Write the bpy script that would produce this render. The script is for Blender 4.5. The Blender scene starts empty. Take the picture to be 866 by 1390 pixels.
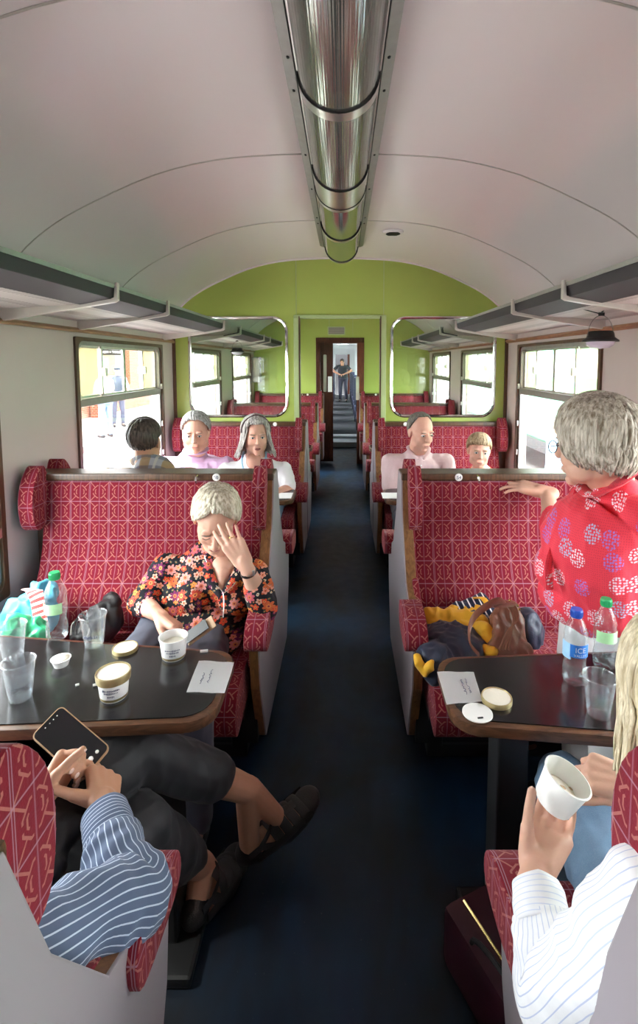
import bpy, bmesh, math, random
from mathutils import Vector, Matrix, noise
PI = math.pi
V = Vector
random.seed(7)
SC = bpy.context.scene
COL = SC.collection

# ------------------------------------------------------------------ camera
cam_d = bpy.data.cameras.new('camera'); cam = bpy.data.objects.new('camera', cam_d); COL.objects.link(cam)
CX, CZ, TH, FP = 0.025, 1.58, math.radians(5), 700.0
cam.location = (CX, 0, CZ); cam.rotation_euler = (PI/2 - TH, 0, 0)
cam_d.sensor_fit = 'AUTO'; cam_d.sensor_width = 36; cam_d.lens = FP/1390*36
cam_d.shift_x = -33/1390; cam_d.shift_y = -142/1390
cam_d.clip_start = 0.02; cam_d.clip_end = 300
SC.camera = cam
def A(px, py, D):
    """point of the coach seen at photo pixel (px,py) at distance D along the aisle"""
    u = (px-466)/FP; v = (553-py)/FP
    c, s = math.cos(TH), math.sin(TH)
    t = D/(c+v*s)
    return V((CX+t*u, D, CZ+t*(-s+v*c)))

# ------------------------------------------------------------------ world, light, exposure
W = bpy.data.worlds.new('daylight'); SC.world = W; W.use_nodes = True
bg = W.node_tree.nodes['Background']; bg.inputs[0].default_value = (0.93, 0.96, 1.0, 1); bg.inputs[1].default_value = 8.0
sun_d = bpy.data.lights.new('sun', 'SUN'); sun = bpy.data.objects.new('sun', sun_d); COL.objects.link(sun)
sun_d.energy = 6.0; sun_d.angle = math.radians(25); sun_d.color = (1, .96, .9)
sun.rotation_euler = (math.radians(10), math.radians(-34), 0)
vs = SC.view_settings
vs.view_transform = 'Standard'; vs.look = 'None'; vs.gamma = 1; vs.use_curve_mapping = False
vs.exposure = 1.27
SC.cycles.max_bounces = 12; SC.cycles.diffuse_bounces = 6; SC.cycles.transparent_max_bounces = 24
SC.cycles.glossy_bounces = 4; SC.cycles.sample_clamp_indirect = 12

# ------------------------------------------------------------------ mesh helpers
def new(): return bmesh.new()
def link(name, me, mat, parent=None, smooth=True):
    o = bpy.data.objects.new(name, me)
    if mat is not None:
        me.materials.clear(); me.materials.append(mat)
    if smooth:
        me.polygons.foreach_set('use_smooth', [True]*len(me.polygons))
    COL.objects.link(o)
    if parent is not None:
        o.parent = parent
        if parent.parent is not None: loc = parent.parent.location + parent.location
        else: loc = parent.location
        if loc.length > 1e-9 and not parent.get('_local'):
            me.transform(Matrix.Translation(-loc))
    return o
def obj(name, bm, mat, parent=None, smooth=False, auto=True):
    bmesh.ops.recalc_face_normals(bm, faces=bm.faces)
    me = bpy.data.meshes.new(name); bm.to_mesh(me); bm.free()
    o = link(name, me, mat, parent, smooth)
    if smooth and auto: me.set_sharp_from_angle(angle=math.radians(40))
    return o
def remesh(name, bm, mat, parent=None, vox=.005, smooth=3, wr=0, wsc=12, seed=0):
    me = bpy.data.meshes.new('t'); bm.to_mesh(me); bm.free()
    t = bpy.data.objects.new('t', me); COL.objects.link(t)
    m = t.modifiers.new('r', 'REMESH'); m.mode = 'VOXEL'; m.voxel_size = vox
    if smooth:
        s = t.modifiers.new('s', 'SMOOTH'); s.factor = .5; s.iterations = smooth
    dg = bpy.context.evaluated_depsgraph_get()
    me2 = bpy.data.meshes.new_from_object(t.evaluated_get(dg))
    bpy.data.objects.remove(t); bpy.data.meshes.remove(me)
    me2.name = name
    if wr: wrinkle(me2, wr, wsc, seed)
    return link(name, me2, mat, parent, True)
def wrinkle(me, amp, sc, seed=0, aniso=(1, 1, .45)):
    vn = [V(n_.vector) for n_ in me.vertex_normals]; out = []
    for v, nn in zip(me.vertices, vn):
        c = v.co
        p = V((c.x*sc*aniso[0]+seed*7.3, c.y*sc*aniso[1], c.z*sc*aniso[2]))
        d = 1-2*abs(noise.noise(p)) - .5
        d += .5*(1-2*abs(noise.noise(p*2.1+V((3, 1, 9)))) - .5)
        out.extend(c + nn*(amp*d))
    me.vertices.foreach_set('co', out); me.update()
def tag(o, label=None, cat=None, group=None, kind=None):
    if label: o['label'] = label
    if cat: o['category'] = cat
    if group: o['group'] = group
    if kind: o['kind'] = kind
    return o
def empty(name, loc, label=None, cat=None, group=None, kind=None):
    o = bpy.data.objects.new(name, None); COL.objects.link(o); o.location = loc; o.empty_display_size = .1
    return tag(o, label, cat, group, kind)
def struct(name, bm, mat, parent=None, smooth=False):
    o = obj(name, bm, mat, parent, smooth)
    if parent is None: o['kind'] = 'structure'
    return o
def box(bm, x0, x1, y0, y1, z0, z1, bev=0, seg=2):
    vs_ = [bm.verts.new((x, y, z)) for x in (x0, x1) for y in (y0, y1) for z in (z0, z1)]
    f = [(0,1,3,2),(4,6,7,5),(0,4,5,1),(2,3,7,6),(0,2,6,4),(1,5,7,3)]
    fs = [bm.faces.new([vs_[i] for i in q]) for q in f]
    if bev:
        es = list({e for q in fs for e in q.edges})
        bmesh.ops.bevel(bm, geom=es, offset=bev, segments=seg, profile=.6, affect='EDGES')
    return bm
def obox(bm, c, ax, ay, az, bev=0):
    """oriented box: centre and three half-axis vectors"""
    b2 = new(); box(b2, -ax.length, ax.length, -ay.length, ay.length, -az.length, az.length, bev)
    M = Matrix((ax.normalized(), ay.normalized(), az.normalized())).transposed().to_4x4(); M.translation = c
    b2.transform(M); merge(bm, b2); return bm
def merge(bm, b2):
    me = bpy.data.meshes.new('m'); b2.to_mesh(me); b2.free(); bm.from_mesh(me); bpy.data.meshes.remove(me)
def frames(pts, side=None):
    n = len(pts); out = []; prev = None
    for i in range(n):
        t = (pts[min(i+1, n-1)]-pts[max(i-1, 0)])
        t = t.normalized() if t.length > 1e-9 else V((0, 0, 1))
        if side is not None:
            a = side - t*side.dot(t)
            if a.length < 1e-4: a = prev or t.orthogonal()
        elif prev is None: a = t.orthogonal()
        else: a = prev - t*prev.dot(t)
        a = a.normalized(); prev = a; out.append((t, a, t.cross(a)))
    return out
def tube(bm, pts, r, n=10, side=None, cap=True, uv=False):
    pts = [V(p) for p in pts]; m = len(pts)
    rr = r if isinstance(r, (list, tuple)) else [r]*m
    fr = frames(pts, V(side) if side is not None else None); rings = []
    L = bm.loops.layers.uv.verify() if uv else None
    ln = [0]
    for i in range(1, m): ln.append(ln[-1]+(pts[i]-pts[i-1]).length)
    for i in range(m):
        a, b = rr[i] if isinstance(rr[i], (tuple, list)) else (rr[i], rr[i])
        t, s, u = fr[i]
        rings.append([bm.verts.new(pts[i]+s*(a*math.cos(2*PI*k/n))+u*(b*math.sin(2*PI*k/n))) for k in range(n)])
    for i in range(m-1):
        for k in range(n):
            f = bm.faces.new((rings[i][k], rings[i][(k+1) % n], rings[i+1][(k+1) % n], rings[i+1][k]))
            if uv:
                for lp, (kk, ii) in zip(f.loops, ((k, i), (k+1, i), (k+1, i+1), (k, i+1))):
                    lp[L].uv = (kk/n, ln[ii])
    if cap:
        bm.faces.new(rings[0][::-1]); bm.faces.new(rings[-1])
    return bm
def cap(bm, p0, p1, r0, r1=None, n=14):
    """tapered capsule"""
    p0, p1 = V(p0), V(p1); r1 = r0 if r1 is None else r1
    d = (p1-p0); d = d.normalized() if d.length > 1e-7 else V((0, 0, 1))
    P, R = [], []
    for a in (88, 65, 40, 18): P.append(p0-d*(r0*math.sin(math.radians(a)))); R.append(r0*math.cos(math.radians(a)))
    P.append(p0); R.append(r0); P.append(p1); R.append(r1)
    for a in (18, 40, 65, 88): P.append(p1+d*(r1*math.sin(math.radians(a)))); R.append(r1*math.cos(math.radians(a)))
    # keep the cross frame constant along the capsule
    sd = d.orthogonal()
    return tube(bm, P, R, n, side=sd)
def ell(bm, c, r, M=None, seg=20):
    r = r if isinstance(r, (tuple, list)) else (r, r, r)
    m = Matrix.Translation(V(c)) @ Matrix.Diagonal((r[0], r[1], r[2], 1))
    if M is not None: m = M @ m
    bmesh.ops.create_uvsphere(bm, u_segments=seg, v_segments=max(8, seg*2//3), radius=1, matrix=m)
    return bm
def lathe(bm, prof, c=(0, 0, 0), n=32, M=None, close=False):
    rings = []
    for r, z in prof:
        p = []
        for k in range(n):
            q = V((c[0]+r*math.cos(2*PI*k/n), c[1]+r*math.sin(2*PI*k/n), c[2]+z))
            p.append(bm.verts.new(M @ q if M is not None else q))
        rings.append(p)
    for i in range(len(prof)-1):
        for k in range(n):
            bm.faces.new((rings[i][k], rings[i][(k+1) % n], rings[i+1][(k+1) % n], rings[i+1][k]))
    if close:
        bm.faces.new(rings[0][::-1]); bm.faces.new(rings[-1])
    return bm
def prism(bm, poly, axis, h0, h1, bev=0, seg=2):
    """extrude a 2D polygon along an axis: 'x' -> poly is (y,z), 'y' -> (x,z), 'z' -> (x,y)"""
    def mk(p, h):
        return {'x': (h, p[0], p[1]), 'y': (p[0], h, p[1]), 'z': (p[0], p[1], h)}[axis]
    b2 = new()
    a = [b2.verts.new(mk(p, h0)) for p in poly]; b = [b2.verts.new(mk(p, h1)) for p in poly]
    n = len(poly)
    b2.faces.new(a[::-1]); b2.faces.new(b)
    for i in range(n): b2.faces.new((a[i], a[(i+1) % n], b[(i+1) % n], b[i]))
    bmesh.ops.recalc_face_normals(b2, faces=b2.faces)
    if bev: bmesh.ops.bevel(b2, geom=list(b2.edges), offset=bev, segments=seg, profile=.6, affect='EDGES', clamp_overlap=True)
    merge(bm, b2); return bm
def rrect(x0, x1, z0, z1, r, n=6):
    out = []
    for cx, cz, a0 in ((x1-r, z1-r, 0), (x0+r, z1-r, 90), (x0+r, z0+r, 180), (x1-r, z0+r, 270)):
        for k in range(n+1):
            a = math.radians(a0+90*k/n); out.append((cx+r*math.cos(a), cz+r*math.sin(a)))
    return out
def holed(bm, outer, holes, axis, h0, h1):
    def mk(p, h):
        return {'x': (h, p[0], p[1]), 'y': (p[0], h, p[1]), 'z': (p[0], p[1], h)}[axis]
    b2 = new(); es = []
    for lp in [outer]+holes:
        v = [b2.verts.new(mk(p, h0)) for p in lp]
        es += [b2.edges.new((v[i], v[(i+1) % len(v)])) for i in range(len(v))]
    bmesh.ops.triangle_fill(b2, use_beauty=True, edges=es)
    g = bmesh.ops.extrude_face_region(b2, geom=list(b2.faces))
    d = V(mk((0, 0), h1-h0))
    for e in g['geom']:
        if isinstance(e, bmesh.types.BMVert): e.co += d
    bmesh.ops.recalc_face_normals(b2, faces=b2.faces)
    merge(bm, b2); return bm
def ring(bm, loop3, r, n=8):
    """closed tube round a 3D loop"""
    pts = [V(p) for p in loop3]; m = len(pts); rg = []
    for i in range(m):
        t = (pts[(i+1) % m]-pts[i-1]).normalized()
        nrm = RING_N; s = t.cross(nrm).normalized()
        a, b = r if isinstance(r, tuple) else (r, r)
        rg.append([bm.verts.new(pts[i]+s*a*math.cos(2*PI*k/n)+nrm*b*math.sin(2*PI*k/n)) for k in range(n)])
    for i in range(m):
        for k in range(n):
            bm.faces.new((rg[i][k], rg[i][(k+1) % n], rg[(i+1) % m][(k+1) % n], rg[(i+1) % m][k]))
    return bm
RING_N = V((0, 1, 0))
def text(name, s, size, M, mat, parent, ext=.0006, align='CENTER'):
    cu = bpy.data.curves.new('t', 'FONT'); cu.body = s; cu.size = size; cu.extrude = ext; cu.align_x = align; cu.align_y = 'CENTER'
    cu.resolution_u = 3
    t = bpy.data.objects.new('t', cu); COL.objects.link(t)
    dg = bpy.context.evaluated_depsgraph_get(); dg.update()
    me = bpy.data.meshes.new_from_object(t.evaluated_get(dg)); bpy.data.objects.remove(t)
    me.name = name; me.transform(M)
    return link(name, me, mat, parent, False)
def smoothpts(pts, k=6):
    """Catmull-Rom through the points; works on vectors of any length"""
    P = [tuple(p) for p in pts]; out = []
    for i in range(len(P)-1):
        p0, p1, p2, p3 = P[max(i-1, 0)], P[i], P[i+1], P[min(i+2, len(P)-1)]
        for j in range(k):
            t = j/k
            out.append(tuple(.5*((2*b)+(-a+c)*t+(2*a-5*b+4*c-d)*t*t+(-a+3*b-3*c+d)*t**3) for a, b, c, d in zip(p0, p1, p2, p3)))
    out.append(P[-1]); return out

# ------------------------------------------------------------------ materials
class G:
    def __init__(s, name):
        s.m = bpy.data.materials.new(name); s.m.use_nodes = True; s.nt = s.m.node_tree; s.n = s.nt.nodes; s.l = s.nt.links
        s.b = s.n['Principled BSDF']; s.out = s.n['Material Output']
    def set(s, sock, v):
        if isinstance(v, bpy.types.NodeSocket): s.l.new(v, sock)
        elif isinstance(v, (tuple, list)) and len(v) == 3 and sock.type == 'RGBA': sock.default_value = (*v, 1)
        else: sock.default_value = v
    def node(s, t, **k):
        n = s.n.new(t)
        for a, b in k.items(): setattr(n, a, b)
        return n
    def mth(s, op, a, b=None, c=None, clamp=False):
        n = s.node('ShaderNodeMath', operation=op, use_clamp=clamp); s.set(n.inputs[0], a)
        if b is not None: s.set(n.inputs[1], b)
        if c is not None: s.set(n.inputs[2], c)
        return n.outputs[0]
    def mix(s, f, a, b):
        n = s.node('ShaderNodeMix', data_type='RGBA'); s.set(n.inputs[0], f); s.set(n.inputs[6], a); s.set(n.inputs[7], b); return n.outputs[2]
    def obj(s, out='Object'): return s.node('ShaderNodeTexCoord').outputs[out]
    def map(s, v, scale=(1, 1, 1), rot=(0, 0, 0), loc=(0, 0, 0)):
        n = s.node('ShaderNodeMapping'); s.set(n.inputs[0], v); n.inputs['Scale'].default_value = scale; n.inputs['Rotation'].default_value = rot
        n.inputs['Location'].default_value = loc; return n.outputs[0]
    def noise(s, v, sc, det=3, rough=.55, dist=0):
        n = s.node('ShaderNodeTexNoise'); s.set(n.inputs['Vector'], v); n.inputs['Scale'].default_value = sc; n.inputs['Detail'].default_value = det
        n.inputs['Roughness'].default_value = rough; n.inputs['Distortion'].default_value = dist; return n.outputs[0]
    def ramp(s, f, stops, interp='LINEAR'):
        n = s.node('ShaderNodeValToRGB'); s.set(n.inputs[0], f); cr = n.color_ramp; cr.interpolation = interp
        while len(cr.elements) < len(stops): cr.elements.new(.5)
        for e, (p, c) in zip(cr.elements, stops): e.position = p; e.color = (*c, 1) if len(c) == 3 else c
        return n.outputs[0]
    def bump(s, h, st=.3, dist=.01):
        n = s.node('ShaderNodeBump'); s.set(n.inputs['Height'], h); n.inputs['Strength'].default_value = st; n.inputs['Distance'].default_value = dist
        s.l.new(n.outputs[0], s.b.inputs['Normal'])
    def sep(s, v):
        n = s.node('ShaderNodeSeparateXYZ'); s.set(n.inputs[0], v); return n.outputs
    def comb(s, x, y, z=0.0):
        n = s.node('ShaderNodeCombineXYZ'); s.set(n.inputs[0], x); s.set(n.inputs[1], y); s.set(n.inputs[2], z); return n.outputs[0]
    def fin(s, col=None, rough=None, metal=None, spec=None, sheen=None):
        if col is not None: s.set(s.b.inputs['Base Color'], col)
        if rough is not None: s.set(s.b.inputs['Roughness'], rough)
        if metal is not None: s.b.inputs['Metallic'].default_value = metal
        if spec is not None: s.b.inputs['Specular IOR Level'].default_value = spec
        if sheen is not None: s.b.inputs['Sheen Weight'].default_value = sheen
        return s.m
def simple(name, col, rough=.6, metal=0, var=.12, nsc=30, bump=0, spec=None, sheen=None, bsc=None):
    g = G(name); o = g.obj()
    f = g.noise(o, nsc)
    c = g.mix(f, tuple(x*(1-var) for x in col), tuple(min(1, x*(1+var)) for x in col))
    if bump: g.bump(g.noise(o, bsc or nsc*4, 4), bump, .004)
    return g.fin(c, rough, metal, spec, sheen)
def boxuv(g):
    """two coordinates in the plane each face lies in, metres"""
    o = g.sep(g.obj()); n = g.sep(g.node('ShaderNodeNewGeometry').outputs['True Normal'])
    ax, ay, az = (g.mth('ABSOLUTE', n[i]) for i in range(3))
    isx = g.mth('MULTIPLY', g.mth('GREATER_THAN', ax, ay), g.mth('GREATER_THAN', ax, az))
    isz = g.mth('MULTIPLY', g.mth('GREATER_THAN', az, ay), g.mth('GREATER_THAN', az, ax))
    def mx(f, a, b):
        q = g.node('ShaderNodeMix', data_type='FLOAT'); g.set(q.inputs[0], f); g.set(q.inputs[2], a); g.set(q.inputs[3], b); return q.outputs[0]
    u = mx(isx, o[0], o[1]); v = mx(isz, o[2], o[1])
    return u, v
def moquette():
    g = G('red_moquette'); u, v = boxuv(g); P = .082
    def fold(t, off=0):
        q = g.mth('DIVIDE', t, P)
        if off: q = g.mth('ADD', q, off)
        return g.mth('ABSOLUTE', g.mth('SUBTRACT', g.mth('FRACT', q), .5))
    def line(d, w, soft=.02): # 1 inside |d|<w
        return g.mth('SUBTRACT', 1.0, g.mth('SMOOTH_MIN', 1.0, g.mth('DIVIDE', g.mth('ABSOLUTE', d), w), .0), clamp=True)
    a, b = fold(u), fold(v)
    a2, b2 = fold(u, .5), fold(v, .5)
    # octagonal brackets round each cell centre
    oct_ = g.mth('MAXIMUM', g.mth('MAXIMUM', a, b), g.mth('MULTIPLY', g.mth('ADD', a, b), .72))
    r1 = g.mth('LESS_THAN', g.mth('ABSOLUTE', g.mth('SUBTRACT', oct_, .20)), .022)
    r2 = g.mth('LESS_THAN', g.mth('ABSOLUTE', g.mth('SUBTRACT', oct_, .31)), .024)
    gap = g.mth('GREATER_THAN', a, .075)
    gap2 = g.mth('GREATER_THAN', g.mth('MINIMUM', a, b), .06)
    br = g.mth('MAXIMUM', g.mth('MULTIPLY', r1, g.mth('GREATER_THAN', a, g.mth('ADD', b, .03))), g.mth('MULTIPLY', r2, gap2))
    diag = g.mth('MULTIPLY', g.mth('LESS_THAN', g.mth('ABSOLUTE', g.mth('SUBTRACT', a, b)), .03), g.mth('GREATER_THAN', oct_, .33))
    br = g.mth('MAXIMUM', br, diag)
    cr = g.mth('MAXIMUM', g.mth('LESS_THAN', g.mth('ABSOLUTE', g.mth('SUBTRACT', a2, .03)), .012), g.mth('LESS_THAN', b2, .018))
    cr2 = g.mth('LESS_THAN', a, .02)
    nz = g.noise(g.obj(), 260, 2)
    base = g.mix(g.noise(g.obj(), 9, 3), (.14, .003, .011), (.21, .005, .019))
    base = g.mix(g.mth('MULTIPLY', g.mth('LESS_THAN', oct_, .16), .5), base, (.17, .004, .02))
    c = g.mix(g.mth('MULTIPLY', cr2, .4), base, (.40, .20, .27))
    c = g.mix(g.mth('MULTIPLY', br, .72), c, (.44, .17, .14))
    c = g.mix(g.mth('MULTIPLY', cr, .6), c, (.42, .25, .33))
    c = g.mix(g.mth('MULTIPLY', nz, .25), c, (.2, .03, .05))
    g.bump(g.mth('ADD', nz, g.mth('MULTIPLY', br, .4)), .35, .002)
    return g.fin(c, .88, 0, .2, .08)
def wood(name, c1, c2, rough=.35, ax=1):
    g = G(name); s = [6, 6, 6]; s[ax] = .8
    m = g.map(g.obj(), tuple(s)); n = g.noise(m, 9, 5, .6, 1.2)
    return g.fin(g.mix(g.ramp(n, [(.3, (0, 0, 0)), (.7, (1, 1, 1))]), c1, c2), rough)
def clear(name, tint=(1, 1, 1), refl=.9, rough=.03, haze=.0, hazecol=(.9, .93, .95), ior=1.45):
    g = G(name); n = g.n; n.remove(g.b)
    t = g.node('ShaderNodeBsdfTransparent'); t.inputs[0].default_value = (*tint, 1)
    gl = g.node('ShaderNodeBsdfGlossy'); gl.inputs[0].default_value = (refl, refl, refl, 1); gl.inputs[1].default_value = rough
    fr = g.node('ShaderNodeFresnel'); bf = g.node('ShaderNodeNewGeometry').outputs['Backfacing']
    # thin sheet: same reflectance from either side of each face
    g.l.new(g.mth('ADD', g.mth('MULTIPLY', bf, 1/ior-ior), ior), fr.inputs[0])
    mx = g.node('ShaderNodeMixShader'); g.l.new(fr.outputs[0], mx.inputs[0]); g.l.new(t.outputs[0], mx.inputs[1]); g.l.new(gl.outputs[0], mx.inputs[2])
    last = mx.outputs[0]
    if haze:
        d = g.node('ShaderNodeBsdfDiffuse'); d.inputs[0].default_value = (*hazecol, 1)
        m2 = g.node('ShaderNodeMixShader'); m2.inputs[0].default_value = haze; g.l.new(last, m2.inputs[1]); g.l.new(d.outputs[0], m2.inputs[2]); last = m2.outputs[0]
    g.l.new(last, g.out.inputs[0]); return g.m
M = {}
M['moq'] = moquette()
M['cream'] = simple('cream_wall_laminate', (.53, .45, .43), .38, var=.05, nsc=3, bump=.05, bsc=160)
M['ceil'] = simple('white_ceiling_gloss_paint', (.80, .725, .725), .22, var=.04, nsc=1.3, bump=.04, bsc=3)
M['green'] = simple('lime_green_panel', (.40, .50, .11), .28, var=.07, nsc=3, bump=.03, bsc=9)
M['greenpale'] = simple('pale_green_post', (.42, .52, .25), .4, var=.08)
M['wood'] = wood('dark_brown_wood', (.045, .022, .012), (.13, .06, .028), .32, 2)
M['woodlt'] = wood('worn_orange_wood', (.13, .055, .018), (.30, .14, .05), .35, 2)
M['woodtab'] = wood('brown_table_edging', (.04, .018, .010), (.17, .08, .042), .28, 0)
M['rail'] = wood('copper_brown_rail', (.22, .10, .05), (.38, .2, .11), .35, 1)
M['door'] = wood('dark_mahogany_door', (.03, .010, .006), (.10, .03, .015), .25, 2)
M['doorlt'] = wood('red_brown_jamb', (.11, .03, .014), (.20, .06, .025), .3, 2)
M['alu'] = simple('satin_aluminium', (.62, .60, .58), .28, .95, var=.12, nsc=20)
M['aludull'] = simple('dull_grey_metal_frame', (.30, .285, .27), .42, .6, var=.15)
M['chrome'] = simple('chrome', (.86, .86, .85), .09, 1, var=.03)
M['rackd'] = simple('grey_rack_lip', (.032, .027, .033), .6, .0, var=.12, nsc=10)
M['rackarm'] = simple('cream_rack_bracket', (.58, .54, .50), .4, .2, var=.08)
M['endpanel'] = simple('lilac_grey_laminate_end_panel', (.30, .265, .29), .4, var=.05, nsc=4)
M['black'] = simple('black_painted_metal', (.012, .012, .013), .45, var=.2)
M['dark'] = simple('dark_plastic', (.02, .02, .022), .35, var=.2)
M['white'] = simple('white_card', (.86, .85, .83), .6, var=.03)
M['paper'] = simple('white_paper', (.9, .9, .9), .8, var=.02)
M['ink'] = simple('grey_ink', (.12, .13, .2), .8)
M['gold'] = simple('dull_gold_lid', (.50, .40, .20), .32, .6, var=.1)
M['ice'] = simple('pale_ice_cream', (.85, .80, .68), .5, var=.05, bump=.4, nsc=40)
M['capg'] = simple('green_bottle_cap', (.02, .38, .13), .35, var=.05)
M['capb'] = simple('blue_bottle_cap', (.02, .09, .50), .3, var=.05)
M['blue'] = simple('blue_printed_label', (.03, .18, .60), .35, var=.25, nsc=60)
M['ltblue'] = simple('pale_blue_print', (.35, .6, .85), .4, var=.2)
M['grlab'] = simple('pale_green_label', (.45, .78, .42), .4, var=.2, nsc=50)
M['pet'] = clear('clear_bottle_plastic', (.93, .95, .96), .9, .05, .03)
M['cup'] = clear('clear_cup_plastic', (.95, .96, .97), .9, .06, .035)
M['water'] = clear('water', (.95, .97, .98), .9, .01, .01, ior=1.33)
M['glass'] = clear('window_glass', (.95, .97, .96), .9, .01, .0, ior=1.45)
M['frostglare'] = clear('cream_glare_frosted_glass', (.92, .93, .80), .6, .2, .45, (.88, .87, .70))  # frosted pane; its cream haze also paints in the overbright daylight outside
M['wglass'] = clear('partition_glass', (.93, .97, .93), .95, .01, .0, ior=1.5)
M['phone'] = simple('black_phone_glass', (.008, .009, .012), .06, var=.1, spec=.8)
M['tan'] = simple('tan_phone_case', (.48, .30, .17), .5)
M['leather'] = simple('brown_leather', (.20, .075, .045), .36, var=.25, nsc=14, bump=.25, bsc=120)
M['brass'] = simple('brass', (.7, .5, .2), .25, 1)
M['navy'] = simple('navy_waterproof_cloth', (.012, .018, .045), .5, var=.25, sheen=.2, bump=.2)
M['yellow'] = simple('yellow_cloth', (.80, .42, .012), .65, var=.12, sheen=.2, bump=.3)
M['turq'] = simple('turquoise_cloth', (.05, .42, .62), .6, var=.3, nsc=14, sheen=.2)
M['grbag'] = simple('green_plastic_bag', (.05, .45, .22), .3, var=.3)
M['fabblack'] = simple('black_fabric', (.012, .012, .014), .55, var=.3, bump=.2)
M['trk'] = simple('black_trouser_cloth', (.009, .009, .012), .66, var=.15, nsc=20, sheen=.08, bump=.15, bsc=500)
M['bluegrey'] = simple('blue_grey_trouser_cloth', (.05, .055, .085), .75, var=.15, sheen=.2)
M['whitecl'] = simple('white_cotton_trousers', (.80, .79, .80), .8, var=.05, bump=.15, sheen=.1)
M['brown'] = simple('brown_leather_strap', (.22, .09, .05), .45)
M['maroon'] = simple('dark_maroon_bag_cloth', (.05, .008, .018), .5, var=.3)
M['seatblue'] = simple('blue_grey_seat_cloth', (.05, .065, .13), .8, var=.5, nsc=50)
M['lens'] = simple('dark_glasses_frame', (.03, .025, .03), .3)
M['sclera'] = simple('eye_white', (.75, .72, .70), .3, var=.03)
M['iris'] = simple('dark_iris', (.04, .05, .06), .2)
M['lip'] = simple('lips', (.42, .16, .14), .5)
M['lip2'] = simple('open_mouth', (.20, .05, .05), .5)
M['brow'] = simple('grey_brow', (.22, .18, .15), .8)
M['nail'] = simple('fingernail', (.80, .55, .48), .3, var=.05)
def skin(name, c):
    g = G(name); o = g.obj()
    f = g.noise(o, 38, 4, .6); f2 = g.noise(o, 7, 2)
    cc = g.mix(g.mth('MULTIPLY', f, .55), c, (c[0]*.86, c[1]*.62, c[2]*.56))
    cc = g.mix(g.mth('MULTIPLY', f2, .35), cc, (min(1, c[0]*1.08), c[1]*1.08, c[2]*1.05))
    g.bump(g.noise(o, 220, 3), .12, .003)
    g.b.inputs['Subsurface Weight'].default_value = .08; g.b.inputs['Subsurface Radius'].default_value = (.01, .004, .002)
    return g.fin(cc, .52, 0, .4)
M['skin'] = skin('fair_skin', (.66, .40, .30))
M['skinpink'] = skin('pink_fair_skin', (.70, .40, .31))
M['skintan'] = skin('tanned_skin', (.56, .31, .20))
def hairm(name, c1, c2):
    g = G(name); o = g.obj()
    f = g.noise(g.map(o, (110, 110, 14)), 1, 4, .6, .5)
    g.bump(f, .22, .004)
    return g.fin(g.mix(g.ramp(f, [(.35, (0, 0, 0)), (.65, (1, 1, 1))]), c1, c2), .48, 0, .4)
M['h_ash'] = hairm('short_blonde_grey_hair', (.34, .28, .19), (.72, .66, .54))
M['h_grey'] = hairm('grey_hair', (.13, .125, .12), (.50, .49, .48))
M['h_dark'] = hairm('dark_brown_hair', (.022, .015, .012), (.10, .075, .06))
M['h_salt'] = hairm('long_grey_hair', (.17, .15, .14), (.60, .57, .54))
M['h_brown'] = hairm('thinning_brown_grey_hair', (.09, .075, .06), (.25, .22, .19))
M['h_boy'] = hairm('light_brown_hair', (.24, .15, .08), (.55, .42, .27))
M['h_bob'] = hairm('silver_brown_bob_hair', (.20, .15, .10), (.70, .64, .55))
M['h_blonde'] = hairm('pale_blonde_hair', (.42, .33, .20), (.86, .76, .56))
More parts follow.
